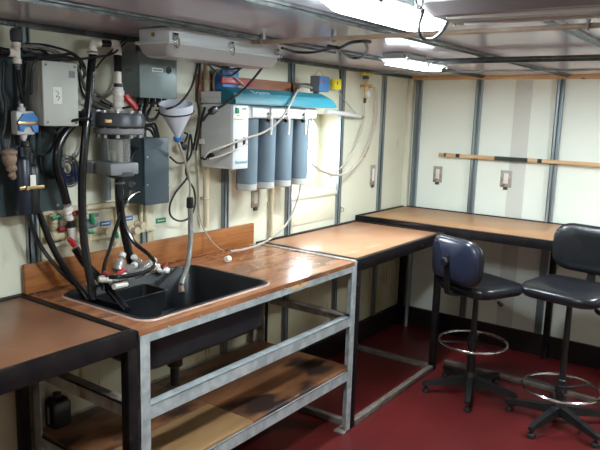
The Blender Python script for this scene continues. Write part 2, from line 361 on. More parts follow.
# top with the sink opening
kx0, kx1, ky0, ky1 = .795, 1.525, -.652, -.128
kcx, kcy, khx, khy = (kx0 + kx1) / 2, (ky0 + ky1) / 2, (kx1 - kx0) / 2, (ky1 - ky0) / 2
tcx, tcy, thx, thy = (SX0 + SX1 - .03) / 2, (SY - .002 - .03) / 2, (SX1 - SX0 - .03) / 2 + .001, .3355
ins, outs = (kcx, kcy, khx - .004, khy - .004, .055), (tcx, tcy, thx, thy, .001)
obj('bench_top', MB().loft([rrect(*ins, H - .022), rrect(*outs, H - .022), rrect(*outs, H - .001), rrect(*ins, H - .001), rrect(*ins, H - .022)], False, False), 'wood_sink', sb)
def rail(fn, *a, mt='galv', par=None, name='rail', **k_): return obj(name, fn(MB(), *a, **k_), mt, par)
fr_ = rail(angle_x, SX0, SX1, SY, H - .003, par=sb, w_=.006)
for x in (.86, 1.02, 1.18, 1.36, 1.55, 1.9): obj('bolt', MB().cyl((x, SY + .001, H - .022), (x, SY - .004, H - .022), .006, n=10), 'galv_old', fr_)
obj('stain_tape', B((1.60, SY - .0012, H - .040), (1.73, SY, H - .016)), 'rail_wood', fr_, label='small tan patch on the front rail')
rail(angle_x, SX0, SX1, SY, .655, par=sb); rail(angle_x, SX0, SX1, SY, .352, par=sb)
rail(angle_x, SX0, SX1, -.045, .352, mt='galv_old', par=sb)
for x, s in ((SX0, 1), (SX1, -1)):
    rail(angle_y, x, SY + .006, -.04, H + (.003 if s < 0 else -.024), mt='galv_old', par=sb, s=s, w_=.03 if s < 0 else .045)
    rail(angle_y, x, SY + .006, -.04, .655, mt='galv_old', par=sb, s=s)
    rail(angle_y, x, SY + .006, -.04, .352, mt='galv_old', par=sb, s=s)
for x, sx in ((SX0, 1), (SX1, -1)):
    for y, sy in ((SY - .001, 1), (-.036, -1)):
        lg = obj('leg', leg_angle(x - sx * .001, y, sx, sy, 0, H - .002), 'galv' if y < -.3 else 'galv_old', sb)
        obj('foot_plate', B((x - sx * .002, y, .0), (x + sx * .07 - (.10 if x > 1 else 0) * .0, y + sy * .06, .008)), 'galv_old', lg)
obj('shelf', MB().box((SX0 + .01, -.69, .353), (1.36, -.42, .368), .002), 'shelf_wood_b', sb, label='paler bare plywood front shelf board')
obj('shelf', MB().box((SX0 + .01, -.418, .353), (1.36, -.05, .368), .002), 'shelf_wood', sb)
obj('shelf', MB().box((1.362, -.69, .353), (SX1 - .01, -.05, .368), .002), 'shelf_wood', sb)
# splashback
o = obj('splashback', B((.714, -.030, H + .001), (2.135, -.008 - .004, 1.073), .002), 'splash', base=(1.44, -.02, H))
tag(o, 'orange varnished wooden board standing behind the sink against the wall', 'splashback')
# sink
s = thing('sink', 'black moulded plastic sink set into the varnished bench top', 'sink', (kcx, kcy, H))
z = H + .006
obj('basin', MB().loft([rrect(kcx, kcy, khx + .004, khy + .004, .062, z - .006), rrect(kcx, kcy, khx + .004, khy + .004, .062, z), rrect(kcx, kcy, khx - .012, khy - .012, .055, z),
    rrect(kcx, kcy, khx - .020, khy - .020, .055, z - .012), rrect(kcx, kcy, khx - .05, khy - .045, .06, z - .185), rrect(kcx, kcy, khx - .075, khy - .07, .05, z - .202), rrect(kcx, kcy, .05, .05, .03, z - .207)], False, True)
    .loft([rrect(kcx, kcy, khx - .008, khy - .008, .055, z - .007), rrect(kcx, kcy, khx - .018, khy - .018, .06, z - .195), rrect(kcx, kcy, khx - .05, khy - .05, .05, z - .222)], False, True), 'sink', s)
obj('drain_pipe', MB().lathe((kcx + .02, kcy, z - .222), (0, 0, -1), [(.04, -.005), (.04, .02), (.026, .03), (.026, .09), (.034, .092), (.034, .13), (.02, .14), (.02, .22), (.0, .22)]), 'black', s)
obj('drain', MB().lathe((kcx, kcy, z - .207), (0, 0, 1), [(.0, .004), (.028, .004), (.034, .0), (.034, -.006)]), 'steel', s)
obj('rim', MB().loft([rrect(kcx, kcy, khx + .012, khy + .012, .068, H), rrect(kcx, kcy, khx + .009, khy + .009, .066, H + .004), rrect(kcx, kcy, khx + .004, khy + .004, .062, H + .005), rrect(kcx, kcy, khx + .004, khy + .004, .062, H)], False, False), 'sealant', s, label='pale sealant line round the sink')

def black_bench(x0, x1, y0, y1, zt, top, label, legs, floor_rails=(), mids=(), lip=.004, wallrail=True):
    t = thing('workbench', label, 'bench', ((x0 + x1) / 2, (y0 + y1) / 2, 0))
    obj('bench_top', B((x0 + .03, y0 + .03, zt - .02), (x1 - .03, y1 - .03, zt - .001), .001), top, t)
    for a, b in (((x0, y0, zt - .062), (x1, y0 + .032, zt + lip)), ((x0, y1 - .032, zt - .05), (x1, y1, zt + lip)), ((x0, y0 + .033, zt - .055), (x0 + .032, y1 - .033, zt + lip)), ((x1 - .032, y0 + .033, zt - .055), (x1, y1 - .033, zt + lip))):
        obj('frame_rail', B(a, b, .002), 'black_steel', t)
    for (lx, ly) in legs:
        obj('leg', B((lx, ly, 0), (lx + .04, ly + .04, zt - .055), .003), 'black_steel', t)
    for a, b in floor_rails: obj('floor_rail', B(a, b, .002), 'floor_rail', t, label='brown-grey rail lying on the floor')
    return t
black_bench(-.75, .715, -.70, -.004, H, 'wood_left', 'black steel bench with a dull brown top left of the sink', [(.675, -.70), (.655, -.055), (-.75, -.70), (-.75, -.055)])
t = black_bench(2.186, 3.30, -.70, -.004, H, 'wood_mid', 'black steel bench with orange tan top under the window', [(2.186, -.70), (2.186, -.075), (3.26, -.70), (3.26, -.075)],
    floor_rails=[((2.23, -.70, 0), (3.255, -.665, .035)), ((3.262, -.655, 0), (3.297, -.08, .035)), ((2.188, -.655, 0), (2.223, -.08, .035))])
obj('green_dot', MB().cyl((2.96, -.700, .915), (2.96, -.7025, .915), .007), 'green', t, label='small green sticker dot')
black_bench(3.304, XB - .004, -2.75, -.004, .985, 'wood_far', 'long black steel bench with tan top along the pale right wall', [(XB - .08, -.075), (3.304, -2.75), (XB - .08, -1.25), (XB - .08, -2.75), (3.304, -1.9)],
    floor_rails=[((3.42, -1.855, 0), (3.455, -.71, .03))])
b = MB().cyl((3.995, -.12, .0), (3.995, -.12, .93), .016)
o = obj('standpipe', b, 'stud', base=(3.995, -.12, 0)); tag(o, 'thin grey pipe standing in the corner beneath the long bench', 'pipe')

# ------------------------------------------------------------------ far wall: batten rail, plates
o = thing('wall_batten', 'long pale pine batten with dark marks fixed across the right wall', 'batten', (XB - .03, -1.6, 1.42))
obj('batten', B((XB - .045, -2.9, 1.405), (XB - .027, -.30, 1.432), .002), 'rail_wood', o)
for y0, y1 in ((-.47, -.44), (-.36, -.345), (-.98, -.74), (-1.08, -1.05)):
    obj('dark_tape', B((XB - .0462, y0, 1.404), (XB - .0268, y1, 1.433)), 'black', o, label='dark band')
def plate(p, ax, wd, hh, label, name='wall_plate'):
    p = Vector(p); t = thing(name, label, 'outlet plate', p, None)
    u = Vector((1, 0, 0)) if ax == 'A' else Vector((0, -1, 0)); nn = Vector((0, -1, 0)) if ax == 'A' else Vector((-1, 0, 0)); zz = Vector((0, 0, 1))
    def q(a, b_, d): return p + u * a + zz * b_ + nn * d
    obj('plate', MB().box(q(-wd / 2, -hh / 2, 0), q(wd / 2, hh / 2, .006), .002), 'galv_old', t)
    obj('insert', MB().box(q(-wd * .2, -hh * .28, .005), q(wd * .2, hh * .32, .011), .002), 'pvc', t, label='pale centre piece')
    obj('cord_stub', MB().box(q(-.016, -hh / 2 - .018, .0), q(.016, -hh / 2 + .004, .012), .003), 'dgrey', t)
    for zq in (-.42, .42): obj('screw', MB().cyl(q(0, hh * zq, .005), q(0, hh * zq, .009), .004, n=10), 'brass', t)
    return t
plate((XB, -.285, 1.262), 'B', .075, .125, 'small rusty outlet plate on the right wall, below the left end of the batten')
plate((XB, -.825, 1.270), 'B', .085, .125, 'small rusty outlet plate with pale middle, right wall between two steel studs')
pp = at(372.5, 175, -.001)
plate((pp.x, 0, pp.z), 'A', .07, .15, 'narrow outlet plate on the window wall right of the looping hoses')

# ------------------------------------------------------------------ stools
def rr2(hx, hy, r, z, n=5, sag=None):
    pts = rrect(0, 0, hx, hy, r, 0, n)
    return [Vector((x, y, z + (sag(x, y) if sag else 0))) for x, y, _ in pts]
def stool(name, label, pos, face, seat_z, back_z, ring_z, feet0, tiltlever=1):
    """local frame: +x is the direction the sitter faces"""
    t = thing(name, label, 'stool', (pos[0], pos[1], 0), None, rz=face)
    OFF[t.name] = Vector((0, 0, 0))
    L = .285
    hub = MB().lathe((0, 0, 0), (0, 0, 1), [(.0, .055), (.036, .055), (.040, .07), (.040, .115), (.030, .14), (.0, .14)])
    base = obj('base_hub', hub, 'black', t)
    for i in range(5):
        a = feet0 - face + i * 2 * PI / 5; d = Vector((math.cos(a), math.sin(a), 0)); e = Vector((-math.sin(a), math.cos(a), 0))
        arm = MB().loft([[d * r + e * ww + Vector((0, 0, z0)), d * r - e * ww + Vector((0, 0, z0)), d * r - e * ww * .8 + Vector((0, 0, z1)), d * r + e * ww * .8 + Vector((0, 0, z1))] for r, ww, z0, z1 in ((.02, .026, .06, .115), (L * .5, .022, .055, .095), (L, .017, .045, .07), (L + .012, .010, .048, .066))])
        ao = obj('base_arm', arm, 'black', t)
        obj('glide', MB().lathe(d * (L - .01), (0, 0, 1), [(0, 0), (.020, 0), (.024, .006), (.020, .02), (.009, .026), (.009, .05), (0, .05)], n=16), 'black', ao)
    obj('column', MB().lathe((0, 0, 0), (0, 0, 1), [(0, .13), (.026, .13), (.026, ring_z + .05), (.018, ring_z + .055), (.016, seat_z - .05), (0, seat_z - .05)]), 'black', t)
    fr = obj('foot_ring', MB().torus((0, 0, ring_z), (0, 0, 1), .206, .009, n=64), 'chrome', t)
    sp = MB()
    for i in range(3):
        a = .6 + i * 2 * PI / 3; sp.tube([(.024 * math.cos(a), .024 * math.sin(a), ring_z - .002), (.203 * math.cos(a), .203 * math.sin(a), ring_z)], .006, n=8, smooth=False)
    sp.lathe((0, 0, ring_z - .025), (0, 0, 1), [(.027, 0), (.034, .002), (.034, .045), (.027, .047)])
    obj('ring_spokes', sp, 'black', fr)
    # seat: rounded pad with waterfall front and slightly dished top
    def sag(x, y): return -.012 * max(0, (x / .2)) ** 2 - .010 * (1 - min(1, (x * x + y * y) / .04))
    rings = [rr2(.160, .165, .08, -.042), rr2(.192, .200, .09, -.034), rr2(.206, .216, .10, -.012), rr2(.206, .216, .10, .012), rr2(.196, .205, .095, .030, sag=sag), rr2(.165, .172, .08, .038, sag=sag), rr2(.10, .10, .06, .038, sag=sag), rr2(.03, .03, .02, .037, sag=sag)]
    rings = [[p + Vector((.025, 0, seat_z)) for p in r] for r in rings]
    se = obj('seat', MB().loft(rings), 'vinyl', t, angle=60)
    obj('seat_pan', MB().box((-.09, -.08, seat_z - .05), (.09, .08, seat_z - .026), .01), 'black', t)
    lv = obj('height_lever', MB().tube([(.0, .05 * tiltlever, seat_z - .045), (.02, .12 * tiltlever, seat_z - .058), (.03, .155 * tiltlever, seat_z - .075)], .005, n=8), 'steel', t)
    obj('lever_knob', MB().lathe((.028, .15 * tiltlever, seat_z - .072), Vector((.10, .5 * tiltlever, -.25)), [(0, 0), (.010, .002), (.013, .02), (.011, .035), (0, .038)], n=14), 'black', lv)
    # back support bar and tilt knob
    obj('back_bar', MB().loft([[Vector((x, s * wy, z)) for s, o_ in ((-1, 0), (1, 0))] + [Vector((x + th[0], s * wy, z + th[1])) for s in (1, -1)] for x, z, wy, th in (
        (-.05, seat_z - .045, .025, (0, .010)), (-.19, seat_z - .045, .025, (.004, .010)), (-.235, seat_z - .035, .025, (.010, .006)), (-.252, seat_z + .01, .023, (.010, .0)), (-.256, back_z - .02, .021, (.010, .0)), (-.256, back_z + .035, .015, (.010, .0)))]), 'black', t)
    obj('tilt_knob', MB().lathe((-.262, 0, back_z - .005), (-1, 0, 0), [(0, -.02), (.012, -.02), (.012, .0), (.026, .004), (.028, .018), (.022, .024), (0, .024)], n=16), 'black', t)
    # backrest: curved pad and rear shell
    def back(hy, hz, r, d, wrap=.45):
        return [Vector((-.245 + d + wrap * y * y / .4, y, back_z + z_)) for y, z_, _ in rrect(0, 0, hy, hz, r, 0, 6)]
    obj('backrest', MB().loft([back(.192, .122, .09, .004), back(.207, .136, .095, .010), back(.209, .138, .095, .026), back(.196, .124, .09, .044), back(.14, .07, .06, .050), back(.05, .02, .015, .050)]), 'vinyl', t, angle=60)
    obj('back_shell', MB().loft([back(.198, .127, .09, .0105), back(.196, .125, .09, .001), back(.172, .103, .08, -.006), back(.10, .05, .04, -.008), back(.03, .02, .015, -.008)]), 'shell', t, angle=60)
    return t
stool('drafting_stool', 'black swivel stool with its backrest turned to the camera, nearer the orange tan bench', (3.077, -1.026), -.44, .700, .872, .335, 3.48, -1)
stool('drafting_stool', 'black swivel stool at the right edge, facing the camera with its raised backrest behind', (3.00, -1.585), 2.95, .788, .988, .215, 2.88, 1)

# ------------------------------------------------------------------ equipment on the back wall
def wb(px0, py0, px1, py1, yf, yb=None, bev=.004):
    """corner points of a box whose front face lies at y=yf and spans the given outline"""
    mx, my = (px0 + px1) / 2, (py0 + py1) / 2
    x0, x1 = at(px0, my, yf).x, at(px1, my, yf).x; z0, z1 = at(mx, py1, yf).z, at(mx, py0, yf).z
    return Vector((x0, yf, z0)), Vector((x1, yb if yb is not None else yf, z1))
def cable(name, label, pts, r, mt='cable', cat='cable', group=None, n=8, step=6):
    P = [at(*p) if max(abs(p[0]), abs(p[1])) > 8 else Vector(p) for p in pts]
    o = obj(name, MB().tube(P, r, n=n, step=step), mt, base=P[0]); return tag(o, label, cat, group)
def ball_valve(par_or_label, c, ax, L, r, mt='pvc', hm='red', hdir=(0, -1, 0), label=None, base=None, hand=(0, 0, 1), lever=1.):
    c = Vector(c); ax = Vector(ax).normalized(); hd = Vector(hdir).normalized()
    if isinstance(par_or_label, str): t = thing('ball_valve', par_or_label, 'valve', c)
    else: t = par_or_label
    obj('valve_body', MB().lathe(c, ax, [(0, -L / 2), (r * .8, -L / 2), (r * .8, -L * .38), (r, -L * .36), (r, -L * .16), (r * .82, -L * .14), (r * 1.02, 0), (r * .82, L * .14), (r, L * .16), (r, L * .36), (r * .8, L * .38), (r * .8, L / 2), (0, L / 2)], n=16), mt, t)
    sd = hd.cross(ax).normalized() if hand is None else Vector(hand).normalized()
    b = MB().cyl(c, c + hd * r * 1.6, r * .35, n=10); q = c + hd * r * 1.65
    b.tube([q - sd * r * .5, q + sd * r * .8 + hd * r * .2, q + sd * r * (1.2 + .9 * (lever > 1)) + hd * r * .1], [r * .45, r * .55, r * .45], n=8, smooth=False)
    b.tube([q - sd * r * .9, q + sd * r * .9], r * .55, n=8, smooth=False)
    obj('valve_handle', b, hm, t); return t

# dark slate board
lo, hi = wb(-60, 60, 69, 214, -.030, -.002)
lo.x = .18; lo.z = 1.275; hi.x = .905; hi.z = 1.905
t = thing('equipment_board', 'dark slate mounting board on the wall at the left edge', 'board', (.55, -.015, 1.27))
obj('panel', B((lo.x, -.030, lo.z), (hi.x, -.028 + .026, hi.z), .003), 'board', t)
obj('edge_batten', B((lo.x, -.045, hi.z - .035), (.70, -.031, hi.z - .01), .003), 'slate', t)
obj('upright_duct', B((.70, -.055, 1.55), (.745, -.031, 1.86), .004), 'dgrey', t)
for x, zz in ((.25, 1.31), (.87, 1.30), (.87, 1.60), (.45, 1.30)): obj('screw', MB().cyl((x, -.029, zz), (x, -.034, zz), .006, n=10), 'steel', t)

# grey junction box
lo, hi = wb(43, 62, 78, 126, -.15, -.048)
t = thing('junction_box', 'pale grey enclosure with small paper label, mounted on the dark slate board', 'electrical box', ((lo.x + hi.x) / 2, -.031, lo.z))
obj('enclosure', B((lo.x, -.135, lo.z), (hi.x, -.031, hi.z), .006), 'box_grey', t)
obj('lid', B((lo.x - .001, -.152, lo.z - .001), (hi.x + .001, -.136, hi.z + .001), .006), 'box_grey', t)
a, b_ = wb(53, 87, 62, 104, -.1535, -.152); lb = obj('paper_label', B(a, b_), 'paper', t)
q = (a + b_) / 2; obj('ink_mark', MB().tube([(q.x - .008, -.1542, q.z + .018), (q.x + .006, -.1542, q.z + .010), (q.x - .006, -.1542, q.z - .006), (q.x + .010, -.1542, q.z - .004), (q.x, -.1542, q.z - .02)], .0012, n=5), 'stud', lb)
a, b_ = wb(69, 71, 75, 78, -.1535, -.152); obj('grey_sticker', B(a, b_), 'mgrey', t)
for sx in (.012, -.012):
    for sz in (.012, -.012):
        q = (lo.x + .014 if sx > 0 else hi.x - .014, lo.z + .014 if sz > 0 else hi.z - .014)
        obj('screw', MB().cyl((q[0], -.151, q[1]), (q[0], -.1545, q[1]), .005, n=10), 'mgrey', t)

# pvc tee with pressure cap above the board
c = at(17, 53, -.10)
t = thing('pipe_tee', 'white pipe tee with dark grey cap above the blue and white pump', 'pipe fitting', (c.x, -.10, c.z - .04))
obj('tee', MB().lathe((c.x, -.10, c.z), (0, 0, 1), [(0, -.038), (.016, -.038), (.016, -.022), (.012, -.020), (.012, .020), (.016, .022), (.016, .038), (0, .038)], n=16)
    .lathe((c.x, -.10, c.z), (-1, 0, 0), [(.012, 0), (.012, .014), (.016, .016), (.016, .034), (0, .034)], n=16), 'pvc', t)
obj('cap', MB().lathe((c.x, -.10, c.z + .038), (0, 0, 1), [(0, 0), (.016, 0), (.022, .008), (.022, .040), (.015, .050), (.005, .052), (.005, .070), (0, .070)], n=18), 'dgrey', t)
obj('lower_coupling', MB().lathe((c.x, -.10, c.z - .038), (0, 0, -1), [(0, 0), (.013, 0), (.013, .012), (.009, .014), (.009, .022), (0, .022)], n=16), 'dgrey', t)
obj('wall_clip', B((c.x - .012, -.099, c.z - .008), (c.x + .012, -.031, c.z + .008), .003), 'dgrey', t)
obj('side_hose', MB().tube([(c.x - .034, -.10, c.z), (c.x - .12, -.10, c.z + .004), (c.x - .30, -.09, c.z - .01)], .014, n=10), 'rubber', t)
obj('down_hose', MB().tube([(c.x, -.10, c.z - .058), at(19.5, 85, -.10), at(24, 106, -.09)], .008, n=8), 'rubber', t)

# blue and white pump
PF = -.115
lo, hi = wb(17, 111, 35.5, 135, PF)
px_, pz = (lo.x + hi.x) / 2, (lo.z + hi.z) / 2
t = thing('pump', 'small white pump with bright blue face fixed to the slate board', 'pump', (px_, -.031, lo.z))
obj('body', MB().box((lo.x, PF + .001, lo.z), (hi.x, PF + .045, hi.z), .008).box((px_ - .01, PF + .044, lo.z + .02), (px_ + .03, -.031, hi.z - .02), .004), 'offwhite', t)
obj('face', MB().prism([(px_ - .034, PF, pz - .028), (px_ - .034, PF, pz + .010), (px_ - .014, PF, pz + .034), (px_ + .024, PF, pz + .038), (px_ + .042, PF, pz + .02), (px_ + .042, PF, pz - .034), (px_ + .026, PF, pz - .034), (px_ + .016, PF, pz - .012), (px_ - .010, PF, pz - .012), (px_ - .016, PF, pz - .032)], (0, -.010, 0)), 'blue', t)
obj('band', MB().box((lo.x - .003, PF - .014, pz - .006), (hi.x + .003, PF - .0005, pz + .006), .002), 'brass', t)
obj('inlet', MB().lathe((px_ - .005, PF + .022, hi.z), (0, 0, 1), [(0, 0), (.014, 0), (.014, .012), (.008, .014), (.008, .026), (0, .026)], n=14), 'offwhite', t)
obj('outlet', MB().lathe((px_, PF + .022, lo.z), (0, 0, -1), [(0, 0), (.014, 0), (.010, .016), (.007, .018), (.007, .04), (0, .04)], n=14), 'offwhite', t)

# twin black filter housing with clamp
c0 = at(23, 190, -.10); c1 = at(31.5, 190, -.10); ztop = at(27, 147, -.10).z; zb = at(27, 214, -.10).z
t = thing('filter_housing', 'twin dark cylinders clamped together below the blue and white pump', 'filter', ((c0.x + c1.x) / 2, -.10, zb))
for i, c in enumerate((c0, c1)):
    obj('cylinder', MB().lathe((c.x, -.10, zb), (0, 0, 1), [(0, 0), (.024, 0), (.030, .010), (.030, ztop - zb - .05 - i * .03), (.024, ztop - zb - .04 - i * .03), (.012, ztop - zb - .035 - i * .03), (.012, ztop - zb - i * .03), (0, ztop - zb - i * .03)], n=18), 'navy' if i == 0 else 'black', t)
zc_ = at(27, 187, -.10).z
obj('clamp', MB().box((c0.x - .032, -.133, zc_ - .007), (c1.x + .036, -.127, zc_ + .007), .002).box((c1.x + .030, -.130, zc_ - .007), (c1.x + .036, -.031, zc_ + .007)).cyl((c0.x - .005, -.128, zc_), (c0.x - .005, -.145, zc_), .007, n=10), 'brass', t)
a, b_ = wb(30.5, 175, 36, 186, -.133, -.130); obj('white_label', B(a, b_), 'paper', t)
zt2 = at(26, 152, -.10).z
obj('neck', MB().lathe(((c0.x + c1.x) / 2, -.10, zt2), (0, 0, 1), [(0, -.02), (.016, -.02), (.016, .0), (.022, .002), (.022, .02), (.014, .022), (.014, at(26, 146, -.10).z - zt2 + .02), (0, at(26, 146, -.10).z - zt2 + .02)], n=14), 'black', t)

# tan glove hanging
q = at(8, 150, -.10)
P = [at(8.5, 149, -.10), at(9, 154, -.10), at(9.5, 161, -.10), at(11.5, 168, -.10), at(12.5, 172, -.10)]
g = MB().tube(P, [.018, .022, .026, .030, .031, .030, .027, .025, .026, .027, .028, .027, .026, .024, .022, .020, .018, .020, .020, .021, .020, .018, .016, .013, .010], n=12)
for s_, (ax_, az_) in enumerate(((-1, -.04), (.6, -.052), (.1, -.058))):
    e = P[-1] + Vector((.012 * ax_, 0, az_ * .5)); g.tube([P[-2], P[-1], e], [.009] * 4 + [.010] * 8 + [.006], n=8)
g.tube([P[0], at(10, 140, -.06), at(11, 132, -.04)], .0015, n=5)
o = obj('work_glove', g, 'glove', base=P[0]); tag(o, 'tan crumpled work glove hanging at the left edge beside the dark cylinders', 'glove')

# blue cable coil on the board edge
q = at(69, 171, -.07)
t = thing('cable_coil', 'coil of dark blue cable hanging at the right edge of the slate board', 'cable', (q.x, -.07, q.z + .06))
for i in range(9):
    obj('cable_loop', MB().torus((q.x + .003 * i - .008, -.085 + .006 * i, q.z + .004 * (i % 3)), (.25, -1, .1), .062 - .0045 * i, .0038, n=28, m=6), 'cable_blue' if i % 3 else 'cable_grey', t)
obj('hook', MB().tube([(q.x, -.03 + .028, q.z + .062), (q.x, -.09, q.z + .058), (q.x, -.10, q.z + .075)], .003, n=6), 'steel', t)

# grimy ledge, manifold panel, valves and label plates low on the wall
a = at(72, 214, -.03); b_ = at(150, 197, -.03)
t = thing('pipe_ledge', 'grimy cream ledge and service panel with label plates low on the wall behind the hoses', 'panel', (1.2, 0, 1.08))
obj('back_panel', B((.80, -.012, 1.065), (1.40, -.001, 1.27), .002), 'grime', t)
obj('ledge', B((.80, -.030, 1.262), (1.40, -.001, 1.285), .004), 'grime', t)
obj('ledge', B((.80, -.028, 1.125), (1.40, -.012, 1.145), .004), 'grime', t)
for (p0, p1, q0, q1, mt_) in ((100, 221, 111, 226, 'bluelabel'), (122, 216, 133, 221, 'bluelabel'), (91, 213, 99, 217, 'mgrey'), (60, 213, 64, 216, 'cream_pipe')):
    a, b_ = wb(p0, p1, q0, q1, -.0145, -.012, 0); pl = obj('label_plate', B(a, b_, .001), mt_, t)
    if mt_ == 'bluelabel': obj('print_line', B((a.x + .008, -.0152, (a.z + b_.z) / 2 - .002), (b_.x - .008, -.0145, (a.z + b_.z) / 2 + .002)), 'paper', pl)
for i, (vx, vy) in enumerate(((105, 231), (134, 230), (140, 225))):
    q = at(vx, vy, -.035); obj('pipe_stub', MB().lathe((q.x, -.012, q.z), (0, -1, 0), [(0, 0), (.020, 0), (.020, .012), (.012, .014), (.012, .035), (.017, .037), (.017, .05), (0, .05)], n=14), 'cream_pipe', t)
for vx in (141, 146, 60, 117):
    q0 = at(vx, 205, -.03); obj('riser', MB().cyl((q0.x, -.028, 1.148), (q0.x, -.028, 1.260), .009, n=12), 'cream_pipe', t)
a, b_ = wb(156, 218, 166, 223, -.003, 0, 0); o = obj('wall_label', B(a, b_, .001), 'green', base=a)
tag(o, 'small green label plate on the wall below the slate blue box', 'label')
obj('print_line', B((a.x + .01, -.0038, (a.z + b_.z) / 2 - .002), (b_.x - .01, -.003, (a.z + b_.z) / 2 + .002)), 'paper', o)
def wall_valve(px, py, Y, ax, hm, label, L=.075, r=.017, mt='cream_pipe', hand=(1, 0, .1)):
    c = at(px, py, Y); t = ball_valve(label, c, ax, L, r, mt, hm, (0, -.6, .8), hand=hand)
    obj('wall_pipe', MB().cyl(c, (c.x, -.012, c.z), r * .6, n=10), mt, t); return t
wall_valve(60, 235, -.055, (1, 0, .1), 'darkred', 'cream horizontal valve with dark red handle left of the white upright valve chain', L=.11, r=.021)
wall_valve(54, 222, -.04, (0, 0, 1), 'green', 'cream valve with green handle at the lower edge of the slate board', hand=(-1, 0, -.3))
wall_valve(81, 219, -.04, (0, 0, 1), 'green', 'cream valve with green handle just left of the thick upright hose', hand=(-1, 0, -.4))
wall_valve(89, 224, -.045, (1, 0, .1), 'green', 'grey valve with green handle just right of the thick upright hose', mt='mgrey', r=.022, hand=(.1, 0, -1))
wall_valve(88, 236, -.04, (0, 0, 1), 'green', 'low green handled valve against the grimy ledge', r=.015, hand=(1, 0, -.3))
wall_valve(115, 238, -.04, (0, 0, 1), 'green', 'cream valve with green handle between the two hoses below the clear column', r=.014, hand=(.1, 0, -1))

# white upright valve chain with its thick hose from the board
P = [at(67.5, 206, -.10), at(70, 220, -.10), at(73, 236, -.10), at(74.5, 246, -.105)]
t = thing('valve_chain', 'white upright pipe chain with two red handles ending in thick black hoses', 'valve', P[-1])
c = (P[0] + P[1]) / 2; ax = (P[1] - P[0]); ball_valve(t, c, ax, ax.length, .019, 'pvc', 'darkred', (.7, -.7, 0), hand=(1, 0, .2))
c = (P[1] + P[2]) / 2; ax = P[2] - P[1]; obj('union', MB().lathe(P[1], ax, [(0, 0), (.015, 0), (.015, .012), (.019, .014), (.019, .03)], n=14), 'black', t)
obj('pipe_length', MB().cyl(P[1] + ax * .25, P[2], .017, n=14), 'pvc', t)
ax = P[3] - P[2]; ball_valve(t, P[2] + ax * .5, ax, ax.length * 1.2, .020, 'pvc', 'red', (-.7, -.7, 0), hand=(-.3, 0, .4))
obj('collar', MB().cyl(P[0], P[0] - (P[1] - P[0]).normalized() * .02, .018, n=14), 'steel', t)
obj('stand_off', B((P[1].x - .01, -.09, P[1].z - .008), (P[1].x + .01, -.029, P[1].z + .008)), 'galv_old', t)
cable('hose', 'thick black hose arching from the slate board down to the white valve chain', [(66.8, 203, -.105), (63, 188, -.11), (58, 172, -.115), (57, 155, -.12), (61, 140, -.12), (70, 127, -.12), (80, 117, -.11), (86, 112, -.10)], .017, 'rubber', 'hose', n=12)
cable('hose', 'thick black hose running from the white valve chain down over the sink rim', [(75, 248, -.105), (84, 262, -.12), (98, 277, -.17), (113, 294, -.27), (127, 311, -.38)], .017, 'rubber', 'hose', n=12)
cable('hose', 'black hose from the dark cylinders slanting down to the back corner of the sink', [(37, 206, -.10), (44, 226, -.10), (54, 250, -.10), (66, 270, -.11), (79, 287, -.14), (88, 299, -.17)], .013, 'rubber', 'hose', n=10)
cable('hose', 'thinner black hose hanging left of the slanting one below the dark cylinders', [(28.5, 211, -.10), (31, 224, -.10), (40, 245, -.10), (55, 265, -.10), (70, 280, -.115), (82, 290, -.14)], .009, 'rubber', 'hose')

# thick upright hose with white elbows at the top
e0 = at(92.5, 43, -.12); e1 = at(117, 44, -.13)
t = thing('hose_bridge', 'two white elbows joined by black hose just under the ceiling above the clear column', 'pipe fitting', (e0.x, -.12, e0.z))
def elbow(c, dx, r=.0165):
    dv = (e1 - e0).normalized() * dx
    return MB().tube([c + Vector((0, 0, -.045)), c + Vector((0, 0, -.012)), c + Vector((0, 0, -.002)) + dv * .006, c + dv * .014, c + dv * .034], r, n=14, step=3).lathe(c + Vector((0, 0, -.045)), (0, 0, 1), [(r, 0), (r * 1.15, 0), (r * 1.15, .018), (r, .018)], n=14)
obj('elbow', elbow(e0, 1), 'pvc', t); obj('elbow', elbow(e1, -1), 'pvc', t)
obj('joining_hose', MB().cyl(e0 + (e1 - e0) * .15, e1 - (e1 - e0) * .15, .0145, n=14), 'rubber', t)
obj('drop_hose', MB().tube([e1 + Vector((0, 0, -.045)), at(117.5, 60, -.14), at(118, 72, -.15)], .016, n=12), 'rubber', t)
o = cable('hose', 'thick upright black hose from the left white elbow down into the sink', [tuple(e0 + Vector((0, 0, -.045))), (91, 70, -.13), (89, 100, -.14), (85.5, 135, -.15), (82.5, 170, -.15), (82, 205, -.15), (83.5, 235, -.16), (87, 262, -.18), (91, 284, -.20), (93, 300, -.22)], .0165, 'rubber', 'hose', n=12)
q = at(92, 52, -.12); obj('hose_clip', MB().torus((q.x, -.12, q.z), (0, 0, 1), .018, .004, n=20, m=6), 'steel', o)

